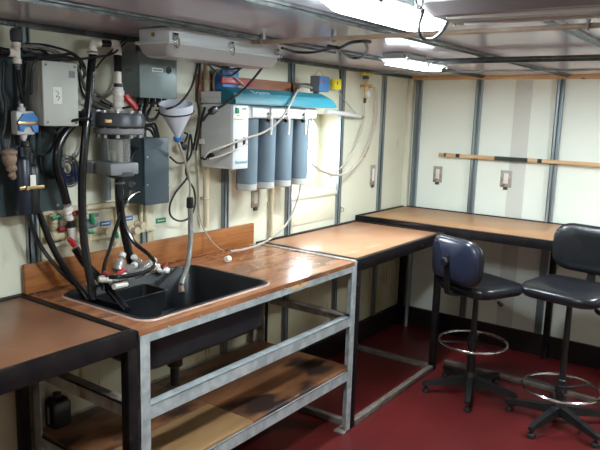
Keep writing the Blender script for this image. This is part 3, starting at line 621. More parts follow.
# clear degassing column with flanges and valve on top
cy = -.17
c = at(119, 120, cy); X, Zt = c.x, c.z
def zz(py): return at(119, py, cy).z
t = thing('clear_column', 'clear cylinder between dark grey flanges with bolts, a white valve with red lever on top', 'column', (X, cy, zz(178)))
obj('top_flange', MB().lathe((X, cy, zz(127)), (0, 0, 1), [(0, 0), (.098, 0), (.104, .006), (.104, zz(113) - zz(127) - .012), (.098, zz(113) - zz(127)), (0, zz(113) - zz(127))], n=40), 'dgrey', t)
obj('lower_flange', MB().lathe((X, cy, zz(134)), (0, 0, 1), [(0, 0), (.098, 0), (.103, .005), (.103, zz(128) - zz(134)), (0, zz(128) - zz(134))], n=40), 'mgrey', t)
a, b_ = wb(101, 113, 107, 116, cy - .1035, 0, 0)
q = at(103, 121, cy - .07); obj('brass_plate', B((q.x - .016, cy - .107, q.z - .007), (q.x + .014, cy - .098, q.z + .007), .001), 'brass', t)
for i in range(10):
    a_ = i * 2 * PI / 10 + .2; bx, by = X + .088 * math.cos(a_), cy + .088 * math.sin(a_)
    obj('bolt', MB().lathe((bx, by, zz(134) - .014), (0, 0, 1), [(0, 0), (.0085, 0), (.0085, .012), (.005, .0125), (.005, zz(113) - zz(134) + .010), (.009, zz(113) - zz(134) + .0145), (.009, zz(113) - zz(134) + .024), (0, zz(113) - zz(134) + .026)], n=6), 'steel', t)
obj('column_tube', MB().lathe((X, cy, zz(164)), (0, 0, 1), [(.045, 0), (.045, zz(134) - zz(164)), (.040, zz(134) - zz(164)), (.040, 0), (.045, 0)], n=32), 'acrylic', t)
obj('inner_tube', MB().cyl((X, cy, zz(164)), (X, cy, zz(134)), .014, n=16), 'offwhite', t)
obj('collar', MB().lathe((X, cy, zz(139)), (0, 0, 1), [(0, 0), (.05, 0), (.05, .025), (0, .025)], n=28), 'dgrey', t)
obj('base_flange', MB().lathe((X, cy, zz(178)), (0, 0, 1), [(0, 0), (.040, 0), (.058, .010), (.058, .028), (0, .028)], n=32), 'dgrey', t)
zb0, zb1 = zz(175), zz(163)
obj('wall_bracket', MB().box((X - .085, -.10, zb0 + .004), (X - .02, -.0, zb1 + .003), .004).box((X - .085, cy - .05, zb0 + .004), (X + .06, cy + .06, zb1 + .003), .006), 'mgrey', t)
obj('top_bracket', MB().box((X - .15, -.09, zz(127)), (X - .06, 0, zz(112)), .004).box((X - .15, cy + .02, zz(126)), (X - .05, cy + .09, zz(112)), .004), 'dgrey', t)
vz0, vz1 = zz(112), zz(86)
ball_valve(t, (X, cy, (vz0 + vz1) / 2), (0, 0, 1), vz1 - vz0 - .01, .024, 'pvc', 'red', (.75, -.66, 0), hand=(.5, -.3, -.8), lever=2.)
obj('nipple', MB().cyl((X, cy, vz1 - .01), (X, cy, at(118, 72, -.15).z), .013, n=12), 'pvc', t)
obj('black_union', MB().lathe((X, cy, vz1 - .006), (0, 0, 1), [(0, 0), (.019, 0), (.019, .016), (0, .016)], n=16), 'black', t)
o = cable('hose', 'thick black hose hanging from the foot of the clear column into the sink', [(119, 178, -.17), (119, 195, -.17), (121, 215, -.17), (126, 240, -.18), (131, 262, -.19), (134, 275, -.21)], .018, 'rubber', 'hose', n=12)
q = at(119.5, 183, -.17); obj('hose_clip', MB().torus((q.x, -.17, q.z), (0, 0, 1), .0195, .004, n=20, m=6), 'steel', o)
cable('hose', 'thin black hose curving from the slate blue box down and left into the sink', [(139, 192, -.14), (131, 196, -.16), (124, 206, -.18), (116, 228, -.19), (110, 248, -.20), (104, 268, -.21), (103, 290, -.24)], .008, 'rubber', 'hose')
cable('hose', 'black hose looping forward over the clear flasks in the sink', [(122, 200, -.19), (124, 222, -.20), (134, 242, -.24), (148, 254, -.30), (155, 264, -.345), (147, 271, -.36), (133, 275, -.365), (120, 277, -.365), (109, 277, -.34)], .0085, 'rubber', 'hose')
cable('pipe', 'grey upright wall pipe behind the clear column', [(105, 128, -.03), (106, 163, -.03), (107, 200, -.03)], .018, 'stud', 'pipe', n=12)

# grey metal box beneath the lamp, and its glands
lo, hi = wb(140, 53, 177, 98, -.16, -.03)
t = thing('control_cabinet', 'grey green metal box with tiny white label under the unlit lamp', 'electrical box', ((lo.x + hi.x) / 2, -.08, lo.z))
obj('cabinet', B((lo.x, -.145, lo.z), (hi.x, -.0, hi.z), .004), 'box_metal', t)
obj('cover_plate', B((lo.x - .001, -.160, lo.z - .002), (hi.x + .001, -.146, hi.z + .001), .004), 'box_metal', t)
a, b_ = wb(152, 68, 163, 72, -.1615, -.160, 0); lb = obj('white_label', B(a, b_), 'paper', t); obj('print_line', B((a.x + .008, -.1622, (a.z + b_.z) / 2 - .003), (b_.x - .008, -.1615, (a.z + b_.z) / 2 + .003)), 'mgrey', lb)
q = at(168.5, 70.5, -.16); obj('lock', MB().torus((q.x, -.162, q.z), (0, 1, 0), .012, .003, n=24, m=6).cyl((q.x, -.16, q.z), (q.x, -.163, q.z), .006, n=12), 'black', t)
q = at(134, 70, -.10); obj('side_sticker', B((lo.x - .002, -.11, q.z - .008), (lo.x - .0005, -.07, q.z + .008)), 'glove', t)
for i, px in enumerate((141, 148, 154, 160, 166)):
    q = at(px, 98, -.10); obj('cable_gland', MB().lathe((q.x, -.09, lo.z), (0, 0, -1), [(0, 0), (.012, 0), (.012, .014), (.016, .016), (.016, .026), (.008, .030), (.008, .04), (0, .04)], n=12), 'black', t)

# slate blue box
lo, hi = wb(145, 138, 169, 204, -.15, -.04)
t = thing('slate_box', 'slate blue enclosure mounted on the wall below the grey green box', 'electrical box', ((lo.x + hi.x) / 2, -.08, lo.z))
obj('enclosure', B((lo.x, -.135, lo.z), (hi.x, -.0, hi.z), .004), 'slate', t)
obj('lid', B((lo.x - .001, -.150, lo.z - .001), (hi.x + .001, -.136, hi.z + .001), .003), 'slate', t)
for px, py in ((147, 157), (168, 157), (147, 185), (168, 185)):
    q = at(px, py, -.15); obj('screw', MB().cyl((q.x, -.149, q.z), (q.x, -.155, q.z), .004, n=10), 'steel', t)
for px, py in ((153, 149), (153, 193)):
    q = at(px, py, -.15); obj('faint_print', B((q.x - .015, -.1508, q.z - .003), (q.x + .015, -.150, q.z + .003)), 'dgrey', t)
for py in (148, 166, 184, 193):
    q = at(140, py, -.10); obj('side_gland', MB().lathe((lo.x, -.08, q.z), (-1, 0, 0), [(0, 0), (.011, 0), (.011, .012), (.014, .014), (.014, .022), (0, .024)], n=12), 'steel' if py > 160 else 'black', t)
for i, (px, d) in enumerate(((147, 0), (151, 5), (156, 9))):
    cable('cable', ('black cable arching from the cabinet glands into the slate blue box, %s' % ('innermost', 'middle', 'outermost')[i]), [(141 + i * 6, 101, -.10), (139 + i * 5, 112, -.12), (138 + i * 5 - d * .5, 124, -.12), (142 + i * 4, 128 - d * .4, -.12), (150 + i * 2.5, 130 - d * .6, -.12), (155 + i * 2, 137.5, -.11)], .006)
cable('cable', 'black cable hooking out of the left side of the slate blue box', [(143, 148.5, -.09), (137, 149, -.11), (133, 154, -.12), (131, 160, -.12), (134, 164, -.11), (141, 166, -.09)], .006)

# cream riser with clamp
P = [at(192.5, 55, -.035), at(192.5, 150, -.035), at(190, 205, -.035)]
t = thing('riser_pipe', 'cream upright wall pipe behind the white funnel', 'pipe', P[0])
obj('pipe', MB().cyl((1.735, -.035, 1.10), (1.735, -.035, 1.995), .016, n=14), 'cream_pipe', t)
q = at(194, 142, -.06); obj('clamp', MB().box((1.69, -.058, q.z - .012), (1.77, -.019 + .018, q.z + .012), .004).cyl((1.708, -.058, q.z), (1.708, -.062, q.z), .009, n=12), 'pvc', t)
q = at(192, 98, -.05)
for zc_ in (1.25, 1.85): obj('saddle', MB().torus((1.735, -.035, zc_), (0, 0, 1), .018, .004, n=20, m=6).box((1.727, -.016, zc_ - .008), (1.743, 0, zc_ + .008)), 'cream_pipe', t)

# funnel
c = at(177.5, 104, -.20); d = at(194, 104, -.20) - at(161, 104, -.20); Rf = .074
zt_ = at(177.5, 103, -.20).z; zl = at(178, 137, -.20).z
t = thing('funnel', 'white funnel with blue tip held in a wire ring in front of the cream pipe', 'funnel', (c.x, -.20, zl))
FA = Vector((-.22, -.17, 1))
obj('bowl', MB().lathe((c.x, -.20, zl), FA, [(.010, 0), (.014, .01), (.060, zt_ - zl - .055), (Rf, zt_ - zl - .03), (Rf, zt_ - zl), (Rf + .004, zt_ - zl + .002), (Rf - .003, zt_ - zl + .003), (Rf - .004, zt_ - zl - .028), (.056, zt_ - zl - .052), (.010, .012)], n=36), 'funnel', t)
obj('tip', MB().lathe(Vector((c.x, -.20, zl)) - FA * .02, FA, [(0, 0), (.012, 0), (.018, .006), (.020, .020), (.010, .022), (0, .022)], n=16), 'blue', t)
obj('holder', MB().torus(Vector((c.x, -.20, zl)) + FA * (zt_ - zl - .038), FA, Rf + .004, .003, n=36, m=6).tube([(c.x + .04, -.135, zt_ - .035), (c.x + .05, -.08, zt_ - .035), (c.x + .05, -.0, zt_ - .035)], .004, n=6), 'black', t)
q0 = at(178, 141, -.20)
obj('drain_tube', MB().tube([q0, at(182, 152, -.18), at(187, 168, -.14), at(190, 185, -.11), at(189.5, 201, -.10)], .006, n=8), 'clearhose', t)
P = [at(190, 198, -.10), at(190, 207, -.10)]
o = cable('hose', 'grey ribbed hose dropping from a black coupling into the right part of the sink', [(190, 206, -.10), (190.5, 225, -.11), (190, 245, -.14), (188, 262, -.19), (184, 276, -.25), (181, 285, -.28)], .013, 'greyhose', 'hose', n=12)
obj('coupling', MB().lathe(P[1] + Vector((0, 0, -.005)), P[0] - P[1], [(0, 0), (.016, 0), (.019, .006), (.017, .05), (.010, .055), (0, .055)], n=14), 'black', o)
q = at(181, 286, -.28); obj('hose_end', MB().cyl(q, q + Vector((-.006, -.01, -.025)), .014, n=14), 'glove', o)
cable('cable', 'black cable looping around beside the cream pipe right of the slate blue box', [(170, 157, -.12), (178, 163, -.10), (187, 161, -.09), (192, 150, -.08), (190, 135, -.08), (186, 170, -.09), (187, 178, -.09), (176, 192, -.09), (170, 205, -.09), (171, 216, -.09), (180, 221, -.09), (190, 217, -.09), (195, 205, -.09), (194, 190, -.09), (188, 178, -.085), (186, 160, -.08)], .005)
c = at(183, 146, -.10); t = thing('wall_hook', 'small black clamp on the funnel tube, left of the pale pipe clip', 'clamp', c)
obj('clamp_body', MB().box(c - Vector((.02, .012, .014)), c + Vector((.02, .012, .014)), .004, rot=Matrix.Rotation(.6, 3, 'Y')).tube([c, c + Vector((.04, .01, .05)), c + Vector((.06, .05, .06))], .005, n=6), 'black', t)
obj('clamp_arm', MB().tube([c + Vector((0, .01, 0)), (c.x + .05, -.0, c.z + .02)], .004, n=6), 'black', t)

# ------------------------------------------------------------------ water purifier
yF = -.245
lo, hi = wb(233, 104.5, 248.5, 169, yF, -.03)
fx0, fx1, fz0, fz1 = lo.x, hi.x, lo.z, hi.z
t = thing('water_purifier', 'wall water purifier with teal cover, white control box and four grey cartridges', 'water purifier', ((fx0 + 2.5) / 2, -.03, fz0))
obj('control_box', B((fx0, yF, fz0), (fx1, -.012 - .02, fz1 - .0), .006), 'white', t)
obj('side_panel', B((fx0 - .004, yF + .012, fz0 + .01), (fx0 - .0005, -.035, fz1 - .01), .001), 'offwhite', t)
a = at(203, 90, -.04)
zl0 = fz1 + .001; ztp = at(240, 88, -.17).z
obj('back_chassis', MB().box((fx0 - .004, -.163, fz1 + .002), (at(324, 98, -.10).x, -.028, at(208, 92, -.05).z), .004).box((fx0 - .006, -.165, at(208, 92, -.05).z - .03), (fx0 + .10, -.028, at(208, 92, -.05).z + .002), .003), 'offwhite', t)
tx1 = at(328, 100, -.20).x; tx0 = fx0 - .002
prof = [(-.165, zl0), (-.165, ztp - .002), (-.185, ztp), (-.215, ztp - .014), (-.245, zl0 + .055), (-.262, zl0 + .018), (-.262, zl0)]
def pr(x, k_): return [(x, y, zl0 + (z - zl0) * k_) for y, z in prof]
tc = MB().loft([pr(tx0, 1), pr(tx1 - .05, 1), pr(tx1 - .02, .86), pr(tx1, .62), pr(tx1 + .001, .5)])
cov = obj('teal_cover', tc, 'teal', t, angle=25)
# lettering on the slanted front of the cover
sl = (Vector((0, -.215, ztp - .014)) - Vector((0, -.245, zl0 + .055))).normalized()
q = Vector((at(253, 98, -.24).x, -.2455, zl0 + .057))
lt = obj('lettering', text_mb('E-pure', .050, q + Vector((0, -.0012, .0)), (1, 0, 0), sl), 'printlt', cov)
# manifold with four labelled heads
mx1 = at(314, 112, -.20).x
obj('manifold', B((fx1 + .001, -.215, fz1 - .065), (mx1, -.045, fz1 - .001), .004), 'offwhite', t)
cxs = [at(p, 150, -.14).x for p in (247, 265, 282, 298.5)]
zlow = [at(p, y_, -.14).z for p, y_ in ((247, 190), (265, 188), (282, 185.5), (298, 183.5))]
zlow_m = sum(zlow) / 4
for i, cx_ in enumerate(cxs):
    ca = obj('cartridge', MB().lathe((cx_, -.14, zlow_m + .036), (0, 0, 1), [(0, 0), (.056, 0), (.059, fz1 - .068 - zlow_m - .036), (0, fz1 - .068 - zlow_m - .036)], n=32), 'cart', t)
    obj('end_cap', MB().lathe((cx_, -.14, zlow_m), (0, 0, 1), [(0, 0), (.050, 0), (.055, .004), (.0565, .035), (0, .035)], n=32), 'cartend', ca, label='pale bottom end of the cartridge')
    hd_ = obj('head_plate', B((cx_ - .055, -.222, fz1 - .058), (cx_ + .055, -.216, fz1 - .008), .002), 'white', t)
    for r_i in (0, 1): obj('print_line', B((cx_ - .036, -.2228, fz1 - .030 - .014 * r_i), (cx_ + .036, -.222, fz1 - .024 - .014 * r_i)), 'printlt', hd_)
    if i:
        lx = cx_ - .068
        lv = obj('release_lever', MB().tube([(lx, -.225, fz1 - .060), (lx, -.236, fz1 - .075), (lx, -.232, fz1 - .15)], .007, n=8).cyl((lx, -.215, fz1 - .060), (lx, -.238, fz1 - .060), .010, n=12), 'pvc', t)
        obj('pivot', MB().box((lx - .012, -.226, fz1 - .048), (lx - .002, -.217, fz1 - .034), .002, rot=Matrix.Rotation(.6, 3, 'Y')), 'black', lv)
        obj('port', MB().cyl((lx + .012, -.20, fz1 - .074), (lx + .012, -.218, fz1 - .078), .011, n=12), 'black', t)
# controls on the box
def onfront(p0, p1, q0, q1, mt_, name, d=.002, lab=None):
    a, b_ = wb(p0, p1, q0, q1, yF - d, yF, 0); return obj(name, B(a, b_, .0008), mt_, t, label=lab)
onfront(236.3, 107.5, 239.6, 113.5, 'green', 'power_switch', .006, 'green switch')
onfront(242, 108, 246.5, 109.8, 'mgrey', 'small_badge'); onfront(227 + 10, 115, 239.4, 115.8, 'mgrey', 'small_print')
onfront(234.6, 118.2, 243.8, 119.6, 'brass', 'gold_stripe')
onfront(235.5, 139.5, 237.6, 148.5, 'black', 'slot', .003); onfront(243.4, 137.3, 245.6, 146.0, 'black', 'slot', .003)
q = at(235, 164, yF - .001); bw = (at(243.5, 163, yF).x - q.x)
obj('lettering', text_mb('Barnstead', .0225, (q.x, yF - .0012, q.z), (1, 0, 0), (0, 0, 1)), 'print', t)
for (px, py, r_) in ((212, 156, .016), (206, 158, .010)):
    # on the left side panel (plane x = fx0 - .004)
    d_ = RX * ((px - 300) / FPX) - UP * ((py - 225) / FPX) + FW; q = CAM + d_ * ((fx0 - .004 - CAM.x) / d_.x)
    obj('side_port', MB().lathe((fx0 - .004, max(min(q.y, -.05), yF + .02), q.z), (-1, 0, 0), [(0, 0), (r_, 0), (r_, .018), (r_ * .6, .02), (r_ * .6, .035), (0, .036)], n=14), 'black', t)
# right end valve
q = at(316, 113, -.20)
obj('end_knob', MB().lathe((mx1 + .001, -.16, fz1 - .030), (1, 0, 0), [(0, 0), (.010, 0), (.010, .02), (.022, .022), (.022, .04), (0, .042)], n=16), 'black', t)
obj('end_tube', MB().tube([(mx1 + .030, -.16, fz1 - .05), (mx1 + .032, -.17, fz1 - .09), (mx1 + .030, -.17, fz1 - .15)], .007, n=8), 'pvc', t)
obj('blue_valve', MB().lathe((mx1 + .05, -.10, fz1 - .065), (1, 0, 0), [(0, -.015), (.012, -.015), (.014, .0), (.014, .035), (.008, .037), (0, .05)], n=14).tube([(mx1 + .05, -.10, fz1 - .065), (mx1 + .02, -.14, fz1 - .045)], .006, n=8), 'ltblue', t)

# timber behind it
a = at(197, 82, -.015); b_ = at(297, 82, -.015)
zt_b = at(250, 78.5, -.02).z
o = obj('mounting_board', B((a.x, -.026, zt_b - .14), (b_.x, -.001, zt_b), .003), 'board_wood', base=(a.x, -.01, zt_b)); tag(o, 'dark red brown timber board fixed to the wall behind the teal cover', 'board')

# blue solenoid with red lever above the teal cover
lo, hi = wb(222, 70, 239, 87, -.10, -.03)
zct = at(208, 92, -.05).z + .001; lo.z = zct
t = thing('solenoid_box', 'small blue block with bright red bar resting on top of the teal cover', 'valve', ((lo.x + hi.x) / 2, -.08, lo.z))
obj('block', B((lo.x, -.105, zct), (lo.x + (hi.x - lo.x) * .95, -.05, hi.z), .004), 'blue', t)
q = at(221, 80, -.115); q2 = at(252, 85, -.115)
obj('red_bar', MB().box((q.x, -.122, q.z - .016), (q2.x, -.107, q.z + .008), .003).box((q.x, -.122, q.z - .0), (q.x + (q2.x - q.x) * .6, -.107, q.z + .016), .003), 'red', t)
obj('cap', MB().lathe(((lo.x + hi.x) / 2, -.078, hi.z), (0, 0, 1), [(0, 0), (.014, 0), (.014, .012), (.008, .014), (.008, .03), (0, .03)], n=12), 'black', t)
cable('tube', 'cloudy tube curving up from the timber board to the blue block', [(214, 91.5, -.05), (213.5, 80, -.06), (216, 72, -.08), (222, 70, -.09), (229, 72, -.12), (238, 80, -.13), (247, 88, -.14)], .005, 'clearhose', 'tube')

# grey controller with blue front
lo, hi = wb(319, 76, 328, 92, -.20, -.10)
q0 = at(309, 84, -.10)
t = thing('controller_box', 'small grey controller with blue front face and red dot above the teal cover end', 'controller', ((lo.x + hi.x) / 2, -.12, lo.z))
obj('housing', B((lo.x, -.195, lo.z), (hi.x + .01, -.135, hi.z), .004), 'mgrey', t)
obj('blue_face', B((lo.x, -.202, lo.z + .002), (hi.x + .01, -.196, hi.z - .002), .002), 'ltblue', t)
q = at(321.5, 82, -.202); obj('red_dot', B((q.x - .008, -.2045, q.z - .007), (q.x + .008, -.202, q.z + .007), .001), 'red', t)
obj('gland', MB().lathe(((lo.x + hi.x) / 2, -.15, lo.z), (0, 0, -1), [(0, 0), (.018, 0), (.018, .012), (.010, .016), (0, .024)], n=14), 'black', t)
obj('bracket', MB().box((lo.x + .01, -.134, lo.z + .03), (lo.x + .05, -.0, lo.z + .05), .002), 'galv', t)
q = at(319, 70.5, -.12); obj('hanging_wire', MB().tube([(lo.x + .03, -.14, hi.z), at(318.5, 70.5, -.10), at(321, 72, -.08), at(325, 78, -.06), at(336, 90, -.04)], .0025, n=6), 'steel', t)
cable('cable', 'short dark cable bundle from the grey controller down behind the teal cover', [tuple(Vector((lo.x + .0, -.15, lo.z + .02))), (303, 86, -.14), (298, 88, -.12), (296, 92, -.08), (292, 95, -.05)], .008, 'cable_grey')

# yellow tag
lo, hi = wb(335.3, 79, 341.5, 89.5, -.06, -.03)
t = thing('yellow_tag', 'small yellow box on the steel stud right of the grey controller', 'box', ((lo.x + hi.x) / 2, -.03, lo.z))
obj('box', B((lo.x, -.06, lo.z), (hi.x, -.028, hi.z), .004), 'yellow', t)
obj('dark_slot', B((lo.x + .02, -.0615, lo.z + .03), (lo.x + .03, -.06, lo.z + .05)), 'black', t)
# horizontal bar with chain
a = at(327, 112.5, -.19); b_ = at(362, 117, -.04)
t = thing('support_arm', 'pale horizontal arm held by a thin wire above the window', 'bracket', b_)
obj('arm', MB().box((a.x, -.035, a.z - .002 - .014), (b_.x + .02, -.018, a.z + .012), .003) if False else MB().tube([at(326, 111.5, -.10), at(345, 114, -.065), at(360, 116.5, -.028)], .015, n=10), 'offwhite', t)
obj('end_fitting', MB().tube([at(354, 116, -.035), at(362, 117, -.022), at(364, 117, -.004)], .010, n=8), 'glove', t)
obj('stay_wire', MB().tube([at(337.5, 91, -.03), at(347, 103, -.03), at(357, 115, -.035)], .0035, n=6, smooth=False), 'steel', t)

pq = at(255, 198, -.001)
plate((pq.x, 0, pq.z), 'A', .07, .11, 'small outlet plate below the grey cartridges of the water purifier')
pq = at(273, 200, -.03)
o = obj('riser_pipe', MB().cyl((pq.x, -.022, .965), (pq.x, -.022, 1.45), .013, n=14).box((pq.x - .02, -.012, 1.16), (pq.x + .02, 0, 1.18)), 'cream_pipe', base=(pq.x, -.022, .965))
tag(o, 'thin cream pipe on the wall below the cartridges, left of the window', 'pipe')
pq = at(343, 208, -.03)
o = obj('wall_hook', MB().cyl((pq.x, 0, pq.z), (pq.x, -.02, pq.z), .006, n=10).torus((pq.x, -.024, pq.z - .012), (.3, 1, 0), .014, .0035, n=20, m=6), 'steel', base=(pq.x, 0, pq.z))
tag(o, 'tiny steel ring hook on the wall just right of the window', 'hook')

# gas outlet with yellow lever, gauge and hoses
c = at(366, 82, -.05)
t = thing('gas_outlet', 'gas tap with yellow handle and white gauge on the wall right of the window', 'gas tap', (c.x, -.02, c.z))
obj('stem', MB().lathe(at(365.5, 100, -.045), Vector((0, 0, 1)), [(0, 0), (.010, 0), (.012, .02), (.008, .022), (.008, .05), (.014, .052), (.014, .075), (.008, .077), (.008, .12), (.013, .122), (.016, .135), (.010, .15), (0, .15)], n=14), 'brass', t)
a = at(363, 73.5, -.06); b_ = at(372, 73.5, -.06); obj('yellow_handle', MB().box((a.x, -.07, a.z - .008), (b_.x, -.045, a.z + .010), .004), 'yellow', t)
q = at(366, 77.5, -.045); obj('black_bonnet', MB().lathe((q.x, -.045, q.z - .012), (0, 0, 1), [(0, 0), (.022, 0), (.022, .02), (.010, .024), (0, .024)], n=16), 'dgrey', t)
q = at(366, 86, -.045); obj('branch', MB().tube([(q.x - .03, -.045, q.z), (q.x + .07, -.045, q.z + .005)], .010, n=10, smooth=False).cyl((q.x + .045, -.045, q.z), (q.x + .07, -.045, q.z), .014, n=6).cyl((q.x, -.045, q.z), (q.x, 0, q.z), .010, n=10), 'brass', t)
q = at(369.5, 94, -.07); obj('gauge', MB().lathe((q.x, -.05, q.z), (0, -1, 0), [(0, 0), (.019, 0), (.021, .004), (.021, .018), (.017, .021), (0, .021)], n=24), 'white', t)
q = at(365, 98, -.045); obj('black_tail', MB().cyl((q.x, -.045, q.z), (q.x, -.045, q.z - .035), .011, n=12), 'black', t)
o = cable('hose', 'braided pale hose curving from the gas tap down and left towards the window sill', [(374, 87, -.05), (376.5, 100, -.06), (376, 118, -.07), (371, 138, -.08), (366, 150, -.085), (358, 163, -.09), (347, 173, -.10), (335, 175, -.11), (322, 171, -.12), (312, 164, -.13)], .008, 'clearhose', 'hose', n=8)
q0, q1 = at(368, 147, -.082), at(363.5, 156, -.086); obj('splice', MB().cyl(q0, q1, .012, n=12), 'brass', o)
cable('tube', 'thin clear tube hanging from the gas tap alongside the braided hose', [(364.5, 103, -.045), (364, 118, -.05), (360, 135, -.06), (352, 153, -.07), (343, 166, -.08), (330, 177, -.09)], .005, 'clearhose', 'tube')
cable('hose', 'white drain hose falling from the purifier past the sill onto the varnished bench', [(301, 183, -.12), (298.5, 196, -.11), (293, 212, -.10), (285, 226, -.11), (273, 237, -.13), (258, 245, -.16), (243, 249.5, -.19), (230, 251.5, -.22)], .0055, 'clearhose', 'hose')
c = at(227, 251.5, -.225); c.z = H + .016
o = obj('hose_plug', MB().lathe(c + Vector((.02, 0, 0)), (-1, -.2, 0), [(0, 0), (.010, 0), (.016, .006), (.016, .03), (.011, .034), (0, .034)], n=14), 'pvc', base=c); tag(o, 'white round plug at the end of the pale hose on the varnished bench', 'plug')
cable('tube', 'thin pinkish tube trailing from the cream pipe down behind the splashback', [(196, 150, -.02), (198, 178, -.02), (199, 205, -.02), (201, 222, -.035), (208, 236, -.05), (216, 246, -.09), (224, 251, -.16)], .0035, 'clearhose', 'tube')
cable('tube', 'cloudy tube slung from the controller across the cartridges to the control box port', [(298, 90, -.20), (295, 95, -.255), (291, 103, -.283), (285, 113, -.29), (276, 124, -.28), (262, 133, -.27), (250, 137, -.275), (236, 142, -.285), (222, 147, -.28), (209, 152, -.265), (204, 158, -.25)], .0055, 'clearhose', 'tube')
cable('tube', 'second cloudy tube lower on the control box front', [(247, 144, -.26), (238, 149, -.28), (228, 153, -.275), (217, 157, -.265), (209, 159, -.25)], .005, 'clearhose', 'tube')

# black cables
cable('cable', 'black cable with a plug slanting across the white control box up to the lamp', [(203, 121, -.24), (207, 115, -.26), (215, 110, -.28), (228, 102, -.29), (243, 90, -.30), (254, 78, -.32), (262, 68, -.34)], .006)
c = at(213, 110.5, -.282); o = obj('inline_plug', MB().box(c - Vector((.022, .014, .014)), c + Vector((.022, .014, .014)), .006, rot=Matrix.Rotation(-.5, 3, 'Y')), 'black', base=c); tag(o, 'black inline connector block on the slanting cable in front of the control box', 'connector')
cable('cable', 'black cable hanging from the lamp past the funnel rim to the gland row', [(198, 62, -.30), (195, 76, -.28), (190, 90, -.27), (180, 103, -.29), (170, 108, -.27), (163, 108, -.18), (160, 104, -.10)], .005)
cable('cable', 'black cable dropping straight from the lamp between funnel and control box', [(200, 62, -.28), (199, 80, -.26), (197, 96, -.22), (199, 112, -.20), (197, 130, -.12), (193, 150, -.08)], .006)
cable('cable', 'dark cable hugging the left edge of the white control box', [(205, 107, -.20), (202, 118, -.18), (199, 134, -.14), (196, 150, -.06)], .006, 'cable')
cable('cable', 'black cable sagging below the unlit lamp towards the blue block', [(205, 61, -.38), (214, 65, -.34), (228, 69, -.30), (240, 68, -.32), (246, 66, -.36)], .005)
cable('cable', 'second black cable sagging lower beneath the unlit lamp', [(206, 61, -.36), (213, 69, -.28), (222, 75, -.22), (232, 75, -.20), (240, 69, -.26), (244, 66, -.34)], .0045)
cable('cable', 'long thin black cable strung from the pipe tee to the white elbows', [(30, 52, -.13), (45, 58, -.14), (70, 60, -.14), (95, 57, -.155), (112, 54, -.165), (124, 44, -.10), (130, 38, -.04)], .0045)
cable('cable', 'thin dark cable crossing behind the thick upright hose to the ceiling', [(96, 68, -.05), (104, 58, -.05), (114, 49, -.05), (126, 38, -.04)], .004)
BUN = [('main grey one', .007, 'cable_grey', [(22, 46, -.06), (36, 46, -.07), (50, 50, -.09), (62, 58, -.10), (76, 66, -.08), (82, 80, -.06), (88, 92, -.05), (98, 102, -.045), (110, 108, -.045)]),
    ('second grey one', .005, 'cable_grey', [(24, 49, -.055), (38, 52, -.06), (54, 50, -.07), (68, 60, -.08), (84, 70, -.06), (90, 84, -.05), (100, 96, -.045), (112, 104, -.045)]),
    ('black lower one', .005, 'cable', [(24, 53, -.06), (40, 50, -.06), (54, 58, -.11), (66, 57, -.11), (80, 62, -.08), (79, 78, -.07), (84, 96, -.06), (94, 107, -.05), (106, 110, -.045)]),
    ('black upper one', .005, 'cable', [(26, 44, -.06), (44, 45, -.06), (58, 48, -.08), (70, 52, -.08), (79, 58, -.06), (85, 68, -.05), (83, 84, -.05), (90, 98, -.05)])]
for nm_, r_, mt_, pts_ in BUN:
    cable('cable', 'cable sweeping over the top of the pale grey enclosure, %s' % nm_, pts_, r_, mt_)
cable('cable', 'black cable rising over the left top corner of the pale grey enclosure', [(31, 95, -.12), (31.5, 80, -.13), (34, 64, -.14), (40, 57, -.13), (50, 56, -.11), (62, 55, -.10), (72, 54, -.08), (80, 62, -.06), (86, 76, -.05)], .006)
cable('cable', 'black cable arcing behind the thick hose from the elbows to the column flange', [(117, 62, -.05), (118, 78, -.05), (112, 92, -.05), (100, 99, -.05), (88, 94, -.045)], .007, 'cable_grey')
cable('cable', 'black cable leaving the bottom of the pale grey enclosure towards the column', [(50, 128, -.10), (56, 133, -.12), (62, 128, -.13), (72, 121, -.15), (84, 119, -.20), (92, 119, -.24)], .006)
cable('cable', 'black cable hanging in a wide loop below the pale grey enclosure', [(36, 128, -.07), (30, 142, -.07), (34, 152, -.07), (44, 155, -.07), (52, 148, -.07), (56, 135, -.07), (58, 128, -.08)], .006)
cable('cable', 'dark cable looping down the slate board towards the blue coil', [(40, 128, -.05), (40, 150, -.05), (42, 168, -.05), (50, 177, -.05), (58, 176, -.06), (63, 168, -.07)], .005)
cable('cable', 'thin dark cable from the right of the coil up the wall', [(66, 158, -.05), (72, 160, -.03), (78, 154, -.03), (82, 142, -.03)], .004, 'cable_blue')
cable('cable', 'black cable at the far left of the slate board', [(4, 62, -.06), (3, 90, -.06), (6, 105, -.06), (5, 125, -.06), (2, 140, -.06), (6, 158, -.06), (14, 168, -.06)], .007)
cable('cable', 'dark cable beside the down hose above the pump', [(27, 62, -.07), (26, 85, -.075), (22, 100, -.075)], .006)
cable('cable', 'black cable from the flange joining the cabinet glands', [(118, 108, -.16), (104, 103, -.06), (96, 96, -.05)], .005)
cable('cable', 'black cable from the valve of the column to the cabinet glands', [(123, 108, -.20), (134, 106, -.18), (141, 103, -.12)], .0045)
for i, r_ in enumerate((14, 10)):
    cable('cable', ('dark tangled cable below the cabinet glands, %s loop' % ('wider', 'tighter')[i]), [(145 + 8 * i, 104, -.09), (143 + 5 * i, 112, -.08), (148, 118 + 3 * i, -.07), (155 + i, 118, -.07), (160, 110 - i * 2, -.08), (161 - 4 * i, 103, -.09)], .005)

